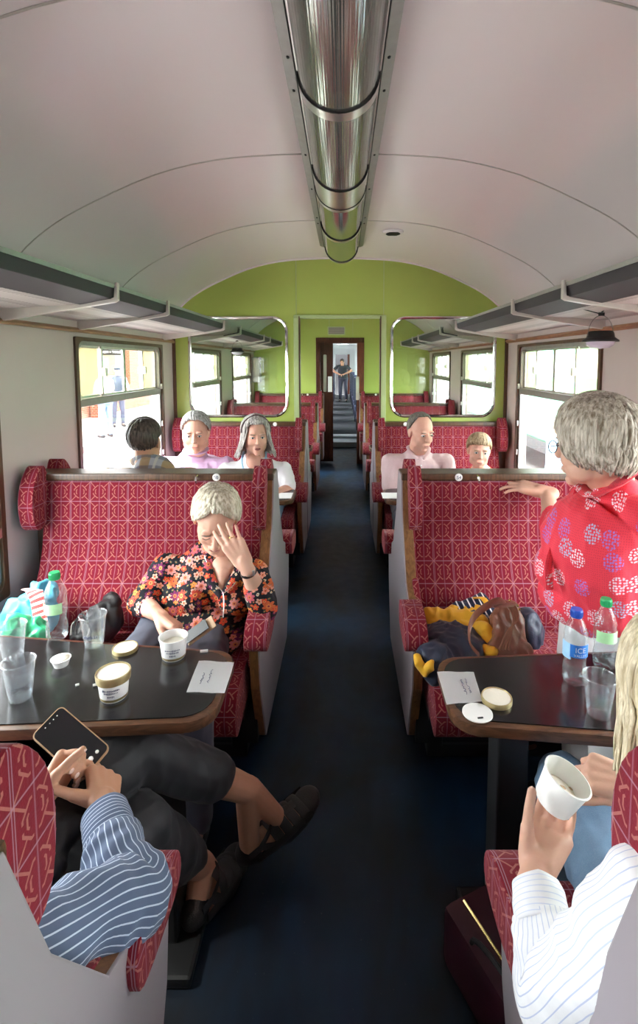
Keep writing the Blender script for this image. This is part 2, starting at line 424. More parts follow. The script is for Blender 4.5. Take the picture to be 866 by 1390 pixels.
def floral():
    g = G('black_floral_blouse'); o = g.sep(g.obj()); 
    co = g.comb(o[0], g.mth('ADD', o[2], g.mth('MULTIPLY', o[1], .35)))
    wob = g.node('ShaderNodeTexNoise'); g.set(wob.inputs[0], co); wob.inputs['Scale'].default_value = 9
    vm = g.node('ShaderNodeVectorMath', operation='MULTIPLY_ADD'); g.l.new(wob.outputs[1], vm.inputs[0]); vm.inputs[1].default_value = (.02, .02, 0); g.set(vm.inputs[2], co); co = vm.outputs[0]
    def flowers(scale, off, petals, rr, base, stops):
        mp = g.map(co, (1, 1, 1), (0, 0, 0), off)
        v = g.node('ShaderNodeTexVoronoi', voronoi_dimensions='2D'); g.set(v.inputs['Vector'], mp); v.inputs['Scale'].default_value = scale; v.inputs['Randomness'].default_value = .75
        d = g.node('ShaderNodeVectorMath', operation='SUBTRACT'); g.set(d.inputs[0], mp); g.set(d.inputs[1], v.outputs['Position'])
        s = g.sep(d.outputs[0]); sc = g.sep(v.outputs['Color'])
        ang = g.mth('ADD', g.mth('ARCTAN2', s[1], s[0]), g.mth('MULTIPLY', sc[1], 6.28))
        r = g.mth('MULTIPLY', g.mth('SQRT', g.mth('ADD', g.mth('MULTIPLY', s[0], s[0]), g.mth('MULTIPLY', s[1], s[1]))), scale)
        lim = g.mth('ADD', rr, g.mth('MULTIPLY', g.mth('ABSOLUTE', g.mth('COSINE', g.mth('MULTIPLY', ang, petals/2))), rr*.75))
        m = g.mth('LESS_THAN', r, lim)
        colr = g.ramp(sc[0], stops, 'CONSTANT')
        colr = g.mix(g.mth('LESS_THAN', r, g.mth('MULTIPLY', lim, .42)), colr, g.mix(sc[2], (.55, .12, .04), (.75, .35, .1)))
        colr = g.mix(g.mth('LESS_THAN', r, rr*.28), colr, (.25, .03, .05))
        return g.mix(m, base, colr)
    c = flowers(46, (.3, .1, 0), 2, .16, (.010, .009, .014), [(0, (.05, .09, .06)), (.3, (.45, .08, .02)), (.5, (.55, .5, .36)), (.7, (.16, .02, .09)), (.85, (.02, .02, .03))])
    c = flowers(30, (0, 0, 0), 5, .22, c, [(0, (.60, .07, .03)), (.25, (.66, .27, .20)), (.45, (.13, .02, .08)), (.6, (.58, .22, .05)), (.78, (.70, .42, .33))])
    c = flowers(15.5, (.13, .07, 0), 7, .19, c, [(0, (.50, .06, .04)), (.25, (.66, .27, .25)), (.5, (.55, .12, .04)), (.65, (.45, .09, .12)), (.82, (.16, .02, .09))])
    return g.fin(c, .8, 0, .25)
M['floral'] = floral()
def redblouse():
    g = G('coral_red_printed_blouse'); o = g.sep(g.obj())
    co = g.comb(g.mth('SUBTRACT', g.mth('MULTIPLY', o[0], .85), g.mth('MULTIPLY', o[1], .85)), o[2])
    v = g.node('ShaderNodeTexVoronoi', voronoi_dimensions='2D'); g.set(v.inputs['Vector'], co); v.inputs['Scale'].default_value = 12; v.inputs['Randomness'].default_value = .7
    d = g.node('ShaderNodeTexVoronoi', voronoi_dimensions='2D'); g.set(d.inputs['Vector'], co); d.inputs['Scale'].default_value = 120; d.inputs['Randomness'].default_value = .5
    e = g.node('ShaderNodeTexVoronoi', voronoi_dimensions='2D'); g.set(e.inputs['Vector'], co); e.inputs['Scale'].default_value = 150; e.inputs['Randomness'].default_value = .3
    cl = g.sep(v.outputs['Color'])
    m = g.mth('MULTIPLY', g.mth('LESS_THAN', v.outputs['Distance'], .33), g.mth('LESS_THAN', d.outputs['Distance'], .36))
    dot = g.mth('MULTIPLY', g.mth('LESS_THAN', e.outputs['Distance'], .2), .5)
    base = g.mix(dot, (.78, .045, .075), (.35, .02, .06))
    colr = g.ramp(cl[0], [(0, (.80, .62, .70)), (.35, (.36, .16, .50)), (.65, (.42, .40, .58)), (.85, (.78, .50, .60))], 'CONSTANT')
    return g.fin(g.mix(m, base, colr), .75, 0, .25, .1)
M['redbl'] = redblouse()
def stripes(name, base, line, n, w, col2=None, useuv=True, freqv=0):
    g = G(name)
    if useuv:
        s = g.sep(g.node('ShaderNodeUVMap').outputs[0]); t = g.mth('MULTIPLY', s[0], float(n)) if n else g.mth('MULTIPLY', s[1], float(freqv))
    else:
        o = g.sep(g.obj()); t = g.mth('MULTIPLY', g.mth('ADD', o[0], g.mth('MULTIPLY', o[2], .5)), float(n))
    f = g.mth('FRACT', t)
    m = g.mth('LESS_THAN', g.mth('ABSOLUTE', g.mth('SUBTRACT', f, .5)), w)
    b = g.mix(g.noise(g.obj(), 25), tuple(x*.85 for x in base), tuple(min(1, x*1.1) for x in base))
    g.bump(g.noise(g.map(g.obj(), (14, 14, 14)), 1, 3), .35, .012)
    return g.fin(g.mix(m, b, line), .8, 0, .25, .1)
M['strblue'] = stripes('blue_shirt_with_white_stripes', (.105, .14, .23), (.52, .60, .74), 30, .085)
M['strcuff'] = stripes('blue_shirt_cuff_stripes', (.105, .14, .23), (.52, .60, .74), 0, .1, freqv=120)
M['strwhite'] = stripes('white_shirt_with_faint_blue_stripes', (.82, .82, .85), (.50, .55, .72), 36, .07)
M['strwcuff'] = stripes('white_cuff_with_faint_stripes', (.82, .82, .85), (.60, .64, .78), 0, .09, freqv=130)
M['scarf'] = stripes('navy_and_white_striped_cloth', (.012, .016, .05), (.80, .80, .82), 42, .12, useuv=False)
M['strred'] = stripes('red_and_white_striped_strap', (.62, .05, .05), (.85, .83, .8), 0, .22, freqv=45)
def plaid():
    g = G('yellow_brown_plaid_shirt'); o = g.sep(g.obj())
    fx = g.mth('FRACT', g.mth('MULTIPLY', o[0], 9.0)); fz = g.mth('FRACT', g.mth('MULTIPLY', g.mth('ADD', o[2], o[1]), 9.0))
    c = g.mix(g.mth('MULTIPLY', g.mth('LESS_THAN', fx, .45), .8), (.42, .42, .46), (.40, .25, .09))
    c = g.mix(g.mth('MULTIPLY', g.mth('LESS_THAN', fz, .4), .55), c, (.09, .10, .15))
    c = g.mix(g.mth('MULTIPLY', g.mth('LESS_THAN', g.mth('ABSOLUTE', g.mth('SUBTRACT', fx, .7)), .06), .7), c, (.60, .58, .50))
    return g.fin(c, .85)
M['plaid'] = plaid()
M['lilac'] = simple('lilac_polo_cloth', (.60, .40, .60), .85, var=.08, sheen=.1)
M['whitetop'] = simple('white_knit_cloth', (.78, .77, .80), .85, var=.05, bump=.3)
M['pinkshirt'] = simple('pale_pink_shirt_cloth', (.68, .50, .52), .85, var=.08, nsc=60)
M['orange'] = simple('orange_tshirt_cloth', (.80, .14, .05), .85)
M['greyt'] = simple('charcoal_tshirt', (.045, .05, .055), .85)
def denim():
    g = G('blue_denim'); o = g.obj()
    f = g.noise(o, 11, 4, .6); tw = g.noise(g.map(o, (500, 500, 300)), 1, 2)
    c = g.mix(f, (.035, .085, .17), (.17, .30, .46)); c = g.mix(g.mth('MULTIPLY', tw, .3), c, (.4, .5, .6))
    g.bump(tw, .2, .002); return g.fin(c, .85)
M['denim'] = denim()
M['sandal'] = simple('black_nubuck_sandal', (.032, .029, .028), .6, var=.25, bump=.3, bsc=300)
M['sole'] = simple('black_rubber_sole', (.012, .012, .013), .42, var=.3)
def floorm():
    g = G('worn_blue_lino_floor'); o = g.obj()
    f = g.ramp(g.noise(g.map(o, (1.6, .8, 1)), 1.6, 4, .6, .4), [(.38, (0, 0, 0)), (.62, (1, 1, 1))])
    c = g.mix(f, (.007, .010, .016), (.005, .027, .065))
    sp = g.mth('LESS_THAN', g.noise(o, 90, 2), .27)
    c = g.mix(g.mth('MULTIPLY', sp, .5), c, (.07, .08, .09))
    return g.fin(c, g.mth('ADD', .38, g.mth('MULTIPLY', g.noise(o, 12), .25)), 0, .35)
M['floor'] = floorm()
def tabletop():
    g = G('black_laminate_table_top'); o = g.obj()
    n = g.noise(g.map(o, (3, 60, 3)), 3, 5, .7, 1.5); n2 = g.noise(o, 80, 4, .8)
    sc = g.mth('MULTIPLY', g.mth('GREATER_THAN', n, .70), .25)
    c = g.mix(sc, (.012, .011, .012), (.09, .09, .09)); c = g.mix(g.mth('GREATER_THAN', n2, .73), c, (.18, .18, .17))
    return g.fin(c, g.mth('ADD', .13, g.mth('MULTIPLY', g.noise(o, 14, 4), .14)), 0, .5)
M['laminate'] = tabletop()
def ribbed():
    g = G('ribbed_clear_light_diffuser'); o = g.sep(g.obj())
    w = g.mth('SINE', g.mth('MULTIPLY', o[0], 900.0)); g.bump(w, .14, .0008)
    g.b.inputs['Transmission Weight'].default_value = 0
    t = g.node('ShaderNodeBsdfTransparent'); t.inputs[0].default_value = (.9, .92, .9, 1)
    mx = g.node('ShaderNodeMixShader'); mx.inputs[0].default_value = .72
    g.l.new(t.outputs[0], mx.inputs[1]); g.l.new(g.b.outputs[0], mx.inputs[2]); g.l.new(mx.outputs[0], g.out.inputs[0])
    return g.fin((.42, .42, .38), .12, .75)
M['diffuser'] = ribbed()
M['diffend'] = simple('smooth_metal_light_cover', (.42, .43, .40), .10, .85, var=.04)
def slats(name, c1, c2, ax, fr, duty):
    g = G(name); o = g.sep(g.obj()); f = g.mth('LESS_THAN', g.mth('FRACT', g.mth('MULTIPLY', o[ax], fr)), duty)
    return g.fin(g.mix(f, c1, c2), .5)
def rackslat():
    g = G('slotted_cream_rack_board'); o = g.sep(g.obj())
    f = g.mth('LESS_THAN', g.mth('FRACT', g.mth('MULTIPLY', o[1], 45.0)), .4)
    h = g.mth('LESS_THAN', g.mth('FRACT', g.mth('MULTIPLY', g.mth('ABSOLUTE', o[0]), 7.0)), .42)
    return g.fin(g.mix(g.mth('MULTIPLY', f, h), (.55, .50, .49), (.20, .17, .17)), .5)
M['rackslat'] = rackslat()
M['grille'] = slats('grey_vent_grille', (.42, .40, .33), (.12, .11, .09), 2, 60, .4)
M['mesh'] = slats('black_heater_mesh', (.014, .014, .015), (.05, .05, .055), 2, 50, .5)
M['brick'] = None
def brick():
    g = G('orange_brick'); b = g.node('ShaderNodeTexBrick'); u, v = boxuv(g); g.set(b.inputs['Vector'], g.comb(u, v))
    b.inputs['Scale'].default_value = 4; b.inputs['Color1'].default_value = (.34, .085, .035, 1); b.inputs['Color2'].default_value = (.24, .06, .025, 1); b.inputs['Mortar'].default_value = (.35, .28, .22, 1)
    return g.fin(b.outputs[0], .9)
M['brick'] = brick()
M['platform'] = simple('pale_platform_paving', (.30, .29, .28), .9, var=.08, nsc=1.5)
M['carg'] = simple('green_carriage_paint', (.10, .42, .22), .3)
M['carc'] = simple('cream_carriage_paint', (.80, .78, .62), .35)
M['leaf'] = simple('foliage_green', (.16, .30, .06), .8, var=.7, nsc=4, bump=.5)
M['signk'] = simple('black_sign_board', (.01, .01, .012), .4)
M['lamp_bowl'] = simple('lilac_lamp_bowl', (.55, .50, .62), .15, var=.05)  # lilac is the bowl's own colour, it emits nothing
M['grycoach'] = simple('pale_grey_coach_lining', (.62, .64, .64), .5, var=.04)
M['grystep'] = simple('pale_metal_threshold', (.45, .50, .53), .35, .4)
M['vestfl'] = simple('grey_vestibule_floor', (.016, .020, .026), .85, var=.3, nsc=6)
M['crumb'] = simple('white_crumbs', (.8, .8, .78), .8)
# ------------------------------------------------------------------ the coach shell
WX = 1.35; Y0, Y1, YF = -2.3, 4.18, 7.95      # rear end, glazed partition, far end wall
PITCH = 1.88; UC = 2.24                        # seat pitch and the centre of a back-to-back seat
prof = [(WX, 1.80), (1.345, 1.88), (1.315, 1.965), (1.254, 2.045), (1.13, 2.14), (.968, 2.225), (.73, 2.325), (.49, 2.382), (.25, 2.402), (0, 2.407)]
arch = [(-x, z) for x, z in prof] + [(x, z) for x, z in prof[-2::-1]]
arch = smoothpts(arch, 3)
f = new(); box(f, -1.5, 1.5, Y0, 10.2, -.06, 0); struct('floor', f, M['floor'])
c = new()
poly = list(arch) + [(x, z+.03) for x, z in reversed(arch)]
prism(c, poly, 'y', Y0, 10.0); struct('ceiling', c, M['ceil'], smooth=True)
for y in (-.7, .25, 1.19, 2.13, 3.09, 5.1, 6.1, 7.1):
    s = new(); tube(s, [(x, y, z-.001) for x, z in arch], [(.0035, .004)]*len(arch), 6); struct('trim_1', s, M['rackarm'], smooth=True)
wins = [-.48, 1.40, 3.28, 5.16, 7.03]; WH = .615; WZ0, WZ1 = .66, 1.70
for sd, nm in ((-1, 'wall_left'), (1, 'wall_right')):
    w = new()
    holes = [rrect(yc-WH, yc+WH, WZ0, WZ1, .05) for yc in wins]
    holed(w, [(Y0, 0), (10.0, 0), (10.0, 1.86), (Y0, 1.86)], holes, 'x', sd*WX, sd*(WX+.07))
    struct(nm, w, M['cream'])
w = new(); box(w, -1.4, 1.4, Y0-.05, Y0, 0, 2.4); struct('wall_rear', w, M['cream'])
n = 0
def window(sd, yc, idx):
    wd = empty('window_%d' % idx, (sd*WX, yc, WZ0), kind='structure')
    xi = sd*(WX-.012); a, b = sorted((xi, sd*(WX+.06)))
    f = new(); holed(f, rrect(yc-WH-.022, yc+WH+.022, WZ0-.03, WZ1+.012, .012), [rrect(yc-WH+.005, yc+WH-.005, WZ0+.005, WZ1-.008, .05)], 'x', a, b)
    obj('window_frame', f, M['wood'], wd)
    f = new(); a2, b2 = sorted((sd*(WX+.002), sd*(WX+.045)))
    holed(f, rrect(yc-WH+.005, yc+WH-.005, WZ0+.005, WZ1-.008, .05), [rrect(yc-WH+.035, yc+WH-.035, WZ0+.04, WZ1-.03, .04)], 'x', a2, b2)
    obj('metal_surround', f, M['aludull'], wd)
    zt = 1.365
    f = new(); box(f, a2-.004, b2+.004, yc-WH+.03, yc+WH-.03, zt-.022, zt+.022, .005); obj('transom', f, M['aludull'], wd)
    ys = [yc-WH+.035, yc-.30, yc, yc+.30, yc+WH-.035]
    for k, (p, q) in enumerate(((ys[0], ys[1]+.01), (ys[1]-.01, ys[2]), (ys[2], ys[3]+.01), (ys[3]-.01, ys[4]))):
        off = .012 if k in (1, 2) else .026
        f = new(); x0, x1 = sorted((sd*(WX+off), sd*(WX+off+.010)))
        holed(f, rrect(p, q, zt+.02, WZ1-.028, .012, 3), [rrect(p+.018, q-.018, zt+.034, WZ1-.042, .01, 3)], 'x', x0, x1)
        fr = obj('ventilator_frame', f, M['alu'], wd)
        f = new(); xm = sd*(WX+off+.005); box(f, xm-.0015, xm+.0015, p+.015, q-.015, zt+.03, WZ1-.04); obj('pane', f, M['frostglare'] if k in (0, 3) else M['glass'], fr)
        if k in (1, 2):
            f = new(); yl = p+.012 if k == 1 else q-.012
            xa, xb = sorted((sd*(WX-.012), sd*(WX+off))); box(f, xa, xb, yl-.012, yl+.012, 1.50, 1.55, .004); obj('latch', f, M['alu'], fr)
    f = new(); box(f, sd*(WX+.02)-.002, sd*(WX+.02)+.002, yc-WH+.045, yc+WH-.045, WZ0+.045, zt-.02); obj('glass_pane', f, M['glass'], wd)
    for s2 in (-1, 1):
        for z in (.9, 1.12, 1.40):
            f = new(); yb = yc+s2*(WH-.012); box(f, *sorted((sd*(WX-.012), sd*(WX+.006))), yb-.009, yb+.009, z-.02, z+.02, .004); obj('clip', f, M['alu'], wd)
i = 0
for yc in wins:
    for sd in (-1, 1):
        i += 1; window(sd, yc, i)
for sd, nm in ((-1, 'left'), (1, 'right')):
    for y0, y1 in ((Y0, Y1), (Y1+.03, YF)):
        r = new(); tube(r, [(sd*(WX-.012), y0, 1.745), (sd*(WX-.012), y1, 1.745)], [(.011, .016)]*2, 8)
        struct('trim_2', r, M['rail'], smooth=True)
    b = new(); box(b, *sorted((sd*WX, sd*(WX-.012))), Y0, Y1, 0, .14); struct('baseboard_'+nm, b, M['black'])
# number plates and small labels on the wall above the windows
for sd, yc in ((-1, 3.28), (1, 3.28)):
    t = new(); box(t, *sorted((sd*(WX-.006), sd*WX)), yc-.03, yc+.03, 1.775, 1.80, .002)
    tag(obj('wall_plate', t, M['white']), 'small white plate on the %s wall above the curtain rail' % ('left' if sd < 0 else 'right'), 'plate')

# ---- glazed green partition
pz = .14
under = [(x, z-.004) for x, z in arch]
def arch_z(x):
    for (a, b), (c2, d) in zip(under, under[1:]):
        if a <= x <= c2: return b+(d-b)*(x-a)/(c2-a+1e-9)
    return 1.8
def wallpanel(x0, x1, zlow, holes, y, mat, name='wall_back', th=.04):
    top = [(x, z) for x, z in under if x0 < x < x1]
    p = [(x0, zlow), (x1, zlow), (x1, arch_z(x1))] + top[::-1] + [(x0, arch_z(x0))]
    w = new(); holed(w, p, holes, 'y', y, y+th); struct(name, w, mat)
OPX0, OPX1, OPZ = -.352, .348, 1.937
GL = rrect(-1.212, -.430, 1.142, 1.937, .11, 8); GR = rrect(.413, 1.245, 1.142, 1.937, .11, 8)
wallpanel(-1.349, OPX0, pz, [GL], Y1, M['green'])
wallpanel(OPX1, 1.349, pz, [GR], Y1, M['green'])
wallpanel(OPX0, OPX1, OPZ, [], Y1, M['green'])
b = new()
for x0, x1 in ((-1.349, OPX0), (OPX1, 1.349)): box(b, x0, x1, Y1-.012, Y1+.05, 0, pz)
struct('baseboard_back', b, M['black'])
for x in (OPX0, OPX1):
    t = new(); box(t, x-.022, x+.022, Y1-.014, Y1+.054, pz, OPZ+.01, .006); struct('trim_3', t, M['greenpale'])
    t = new(); xx = x+(.024 if x < 0 else -.024); box(t, xx-.005, xx+.005, Y1-.016, Y1+.056, 0, OPZ+.01); struct('trim_4', t, M['wood'])
    t = new(); box(t, x-.003, x+.003, Y1-.004, Y1, OPZ+.02, arch_z(x)-.005); struct('trim_5', t, M['greenpale'])
t = new(); box(t, OPX0-.02, OPX1+.02, Y1-.014, Y1+.054, OPZ-.006, OPZ+.02, .004); struct('trim_3', t, M['greenpale'])
for sd in (-1, 1):
    t = new(); box(t, *sorted((sd*1.35, sd*1.325)), Y1-.018, Y1, pz, 1.78, .004); struct('trim_6', t, M['wood'])
t = new(); tube(t, [(x, Y1-.006, z-.006) for x, z in arch], .008, 6); struct('trim_7', t, M['ceil'], smooth=True)
for k, (lp, nm) in enumerate(((GL, 'left'), (GR, 'right'))):
    e = empty('partition_window', (sum(p[0] for p in lp)/len(lp), Y1, 1.142), 'chrome-framed rounded glass panel in the green partition, %s of the aisle' % nm, 'glass panel')
    g = new(); RING_N = V((0, 1, 0)); ring(g, [(x, Y1-.004, z) for x, z in lp], (.013, .012), 8); obj('chrome_frame', g, M['chrome'], e, True)
    g = new(); prism(g, lp, 'y', Y1+.015, Y1+.020); obj('glass', g, M['wglass'], e)
    g = new()
    for x, z in lp[::4]: ell(g, (x, Y1-.016, z), .0045, seg=6)
    obj('screws', g, M['aludull'], e)

# ---- far end wall with the vestibule door
DX0, DX1, DZ = -.375, .325, 1.94
def far(x0, x1, z0):
    top = [(x, z) for x, z in under if x0 < x < x1]
    p = [(x0, z0), (x1, z0), (x1, arch_z(x1))] + top[::-1] + [(x0, arch_z(x0))]
    w = new(); holed(w, p, [], 'y', YF, YF+.05); struct('wall_end', w, M['green'])
far(-1.349, DX0, 0); far(DX1, 1.349, 0); far(DX0, DX1, DZ)
d = empty('door_1', (-.02, YF, 0), kind='structure')
t = new(); box(t, DX0-.02, DX1+.02, YF-.015, YF+.08, DZ-.07, DZ+.015, .006); box(t, DX0-.02, DX0+.05, YF-.015, YF+.08, 0, DZ-.05, .006); obj('door_frame', t, M['door'], d)
t = new(); box(t, DX1-.09, DX1+.02, YF-.015, YF+.08, 0, DZ-.05, .006); obj('door_jamb', t, M['doorlt'], d)
lf = new(); holed(lf, [(DX0+.04, .02), (-.135, .02), (-.135, 1.88), (DX0+.04, 1.88)], [rrect(-.285, -.235, 1.12, 1.70, .015, 3)], 'y', YF+.09, YF+.125); lfo = obj('sliding_door_leaf', lf, M['door'], d)
t = new(); box(t, -.287, -.233, YF+.1, YF+.105, 1.118, 1.702); obj('glass', t, M['frostglare'], lfo)
t = new(); tube(t, [(-.32, YF+.07, .98), (-.32, YF+.045, 1.0), (-.32, YF+.045, 1.12), (-.32, YF+.07, 1.14)], .008, 8); obj('door_handle', t, M['alu'], lfo, True)
g = new(); box(g, -.20, .04, YF-.012, YF, 2.01, 2.11); vt = obj('ventilation_grille', g, M['grille']); tag(vt, 'grey slatted air vent in the green end wall above the door', 'vent')
g = new(); holed(g, rrect(-.215, .055, 1.995, 2.125, .008, 2), [rrect(-.20, .04, 2.01, 2.11, .004, 2)], 'y', YF-.018, YF); obj('vent_frame', g, M['greenpale'], vt)
g = new(); box(g, -.215, -.15, YF+.08, YF+.088, 1.12, 1.36); tag(obj('notice', g, M['white']), 'small white notice fixed on the dark sliding door', 'notice')
g = new(); box(g, .22, .268, YF-.024, YF-.016, 1.0, 1.36); tag(obj('notice', g, M['frostglare']), 'pale upright panel on the red-brown door jamb', 'notice')
for x in (-.19, .17):
    t = new(); box(t, x-.003, x+.003, YF-.003, YF, DZ+.02, arch_z(x)-.01); struct('trim_5', t, M['greenpale'])
# vestibule beyond
w = new(); box(w, -.75, -.70, YF+.13, 9.95, 0, 2.1); struct('wall_vestibule_left', w, M['door'])
w = new(); box(w, .55, .60, YF+.06, 9.95, 0, 2.1); struct('wall_vestibule_right', w, M['grycoach'])
w = new(); box(w, -.75, .60, YF+.06, 9.95, 2.1, 2.14); struct('ceiling_vestibule', w, M['grycoach'])
w = new(); box(w, -.40, .36, 9.5, 10.0, .0, .10, .01); box(w, -.42, .38, 9.98, 10.3, .0, .14, .01); struct('floor_threshold', w, M['grystep'])

# ---- the next coach, seen through the gangway
E0, E1 = 10.0, 24.0
w = new(); holed(w, [(-1.35, 0), (1.35, 0), (1.35, 2.4), (-1.35, 2.4)], [[(-.36, .14), (.34, .14), (.34, 1.98), (-.36, 1.98)]], 'y', E0, E0+.06); struct('wall_gangway', w, M['grycoach'])
w = new(); box(w, -1.5, 1.5, E0+.06, E1, .02, .08); struct('floor_next', w, M['vestfl'])
w = new(); prism(w, poly, 'y', E0+.06, E1); struct('ceiling_next', w, M['grycoach'], smooth=True)
for sd in (-1, 1):
    w = new(); hs = [rrect(y-.75, y+.75, .8, 1.7, .05, 3) for y in (11.5, 13.5, 15.5, 17.5, 19.5, 21.5)]
    holed(w, [(E0, 0), (E1, 0), (E1, 1.86), (E0, 1.86)], hs, 'x', sd*WX, sd*(WX+.06)); struct('wall_next_'+('left' if sd < 0 else 'right'), w, M['grycoach'])
w = new(); holed(w, [(-1.35, 0), (1.35, 0), (1.35, 2.4), (-1.35, 2.4)], [[(-.34, .08), (.32, .08), (.32, 1.95), (-.34, 1.95)]], 'y', E1, E1+.05); struct('wall_next_end', w, M['grycoach'])
w = new(); box(w, -.5, .5, E1+.9, E1+.95, 0, 2.1); struct('door_2', w, M['black'])
w = new(); box(w, .22, .32, E1-.02, E1+.06, .1, 1.95); struct('trim_8', w, M['doorlt'])
w = new(); holed(w, [(-.52, .08), (.50, .08), (.50, 2.12), (-.52, 2.12)], [[(-.42, .08), (.40, .08), (.40, 2.03), (-.42, 2.03)]], 'y', 17.0, 17.05); struct('trim_9', w, M['grycoach'])
def blue_seat(x0, x1, y):
    e = empty('blue_bench', (0, 0, 0))
    s = new(); prism(s, [(-.10, .45), (-.06, 1.16), (0, 1.18), (.06, 1.16), (.10, .45)], 'x', x0, x1, .02); obj('backrest', s, M['seatblue'], e)
    s = new(); box(s, x0, x1, -.5, .5, .38, .52, .03); obj('seat', s, M['seatblue'], e)
    xa = x0 if x0 > 0 else x1-.03
    s = new(); prism(s, [(-.12, .1), (-.12, .6), (-.07, 1.2), (.07, 1.2), (.12, .6), (.12, .1)], 'x', xa, xa+.03, .005); obj('end_panel', s, M['navy'], e)
    e.location = (0, y, 0); return e
def copytree(o, parent=None):
    c = o.copy(); COL.objects.link(c); c.parent = parent
    for ch in list(o.children): copytree(ch, c)
    return c
for side, (x0, x1) in (('left', (-1.3, -.33)), ('right', (.30, 1.3))):
    first = blue_seat(x0, x1, 11.3)
    for k in range(7):
        o = first if k == 0 else copytree(first)
        o.location = (0, 11.3+1.7*k, 0)
        tag(o, ['nearest', 'second', 'third', 'fourth', 'fifth', 'sixth', 'farthest'][k] + ' blue bench %s of the aisle in the next coach' % side, 'seat', 'blue grey seats in the next coach')

# ------------------------------------------------------------------ luggage racks
def rack(sd, y0, y1, arms, label):
    e = empty('luggage_rack', (sd*WX, (y0+y1)/2, 1.84), label, 'luggage rack', 'luggage racks above the windows')
    X = lambda a: sd*a
    # grey outer board with upturned lip
    b = new(); prism(b, [(X(.885), 1.878), (X(.893), 1.880), (X(.900), 1.840), (X(1.02), 1.815), (X(1.02), 1.807), (X(.892), 1.831)], 'y', y0, y1, .002); obj('front_board', b, M['rackd'], e)
    b = new(); prism(b, [(X(.876), 1.885), (X(.895), 1.889), (X(.897), 1.876), (X(.879), 1.871)], 'y', y0, y1); obj('lip_rail', b, M['aludull'], e)
    b = new(); prism(b, [(X(1.02), 1.817), (X(1.02), 1.809), (X(1.348), 1.790), (X(1.348), 1.798)], 'y', y0, y1); obj('slotted_base', b, M['rackslat'], e)
    b = new(); prism(b, [(X(1.338), 1.755), (X(1.348), 1.755), (X(1.348), 1.86), (X(1.338), 1.86)], 'y', y0, y1); obj('wall_batten', b, M['cream'], e)
    for ya in arms:
        b = new(); prism(b, [(X(.868), 1.895), (X(.878), 1.895), (X(.884), 1.835), (X(1.346), 1.790), (X(1.346), 1.742), (X(.882), 1.817), (X(.868), 1.825)], 'y', ya-.011, ya+.011, .003)
        obj('bracket', b, M['rackarm'], e)
rack(-1, Y0+.02, 3.98, [-1.2, .12, .75, 2.08, 2.68, 3.93], 'long grey and cream luggage rack along the left wall before the partition')
rack(1, Y0+.02, 3.98, [-1.2, .12, .75, 2.02, 2.62, 3.93], 'long grey and cream luggage rack along the right wall before the partition')
rack(-1, Y1+.35, YF-.25, [Y1+.38, 5.9, 6.4, YF-.28], 'luggage rack on the left wall seen through the left glass panel')
rack(1, Y1+.35, YF-.25, [Y1+.38, 5.9, 6.4, YF-.28], 'luggage rack on the right wall seen through the right glass panel')

# ------------------------------------------------------------------ central light fitting
lf = empty('ceiling_light_fitting', (.012, 1.2, 2.39), 'long ribbed half-round metal and plastic light fitting down the ceiling centre', 'ceiling light')
cx = .012; HR = .112; HD = .115
def dome(y0, y1, k=1.0, n=18, th=.004):
    b = new(); o = []; i_ = []
    for j in range(n+1):
        a = PI*j/n; o.append((cx-HR*k*math.cos(a), 2.388-HD*k*math.sin(a)**.9)); i_.append((cx-(HR*k-th)*math.cos(a), 2.388-(HD*k-th)*math.sin(a)**.9))
    prism(b, o+i_[::-1], 'y', y0, y1); return b
for sd in (-1, 1):
    b = new(); prism(b, [(cx+sd*.108, 2.382), (cx+sd*.152, 2.396), (cx+sd*.152, 2.404), (cx+sd*.104, 2.398)], 'y', Y0, 3.72); obj('side_flange', b, M['aludull'], lf)
    b = new(); tube(b, [(cx+sd*.112, Y0, 2.383), (cx+sd*.112, 3.70, 2.383)], .006, 6); obj('edge_bead', b, M['alu'], lf, True)
    b = new(); tube(b, [(cx+sd*.120, Y0, 2.3835), (cx+sd*.120, 3.70, 2.3835)], .0022, 5); obj('dark_joint', b, M['black'], lf, True)
secs = [(Y0, -.9), (-.86, .24), (.28, 1.50), (1.55, 2.17), (2.46, 3.02), (3.07, 3.66)]
for k, (a, b_) in enumerate(secs):
    obj('diffuser', dome(a, b_), M['diffuser'] if k < 4 else M['diffend'], lf, True)
for y0, y1 in ((-.9, -.86), (.24, .28), (1.50, 1.55), (2.17, 2.21), (2.42, 2.46), (3.02, 3.07), (3.66, 3.70)):
    obj('band', dome(y0, y1, 1.035, th=.008), M['alu'], lf, True)
    b = dome(y0-.006, y0, 1.045, th=.010); obj('dark_seal', b, M['black'], lf, True)
obj('band', dome(2.21, 2.42, 1.02), M['alu'], lf, True)
b = new(); prism(b, [(cx-HR*math.cos(PI*j/18), 2.388-HD*math.sin(PI*j/18)**.9) for j in range(19)], 'y', 3.68, 3.69); obj('end_cap', b, M['diffend'], lf)
b = new(); box(b, cx-.10, cx+.10, Y0, 3.66, 2.392, 2.40); obj('backing', b, M['aludull'], lf)
for y in (-1.6, -.3, .9, 1.86):
    b = new(); tube(b, [(cx, y-.26, 2.36), (cx, y+.26, 2.36)], .018, 10); obj('tube_lamp', b, M['white'], lf, True)
for y in (1.45, 1.62, 2.1, 2.5, 2.98, 3.1):
    for sd in (-1, 1):
        b = new(); ell(b, (cx+sd*.135, y, 2.390), (.005, .006, .004), seg=6); obj('screw', b, M['black'], lf)
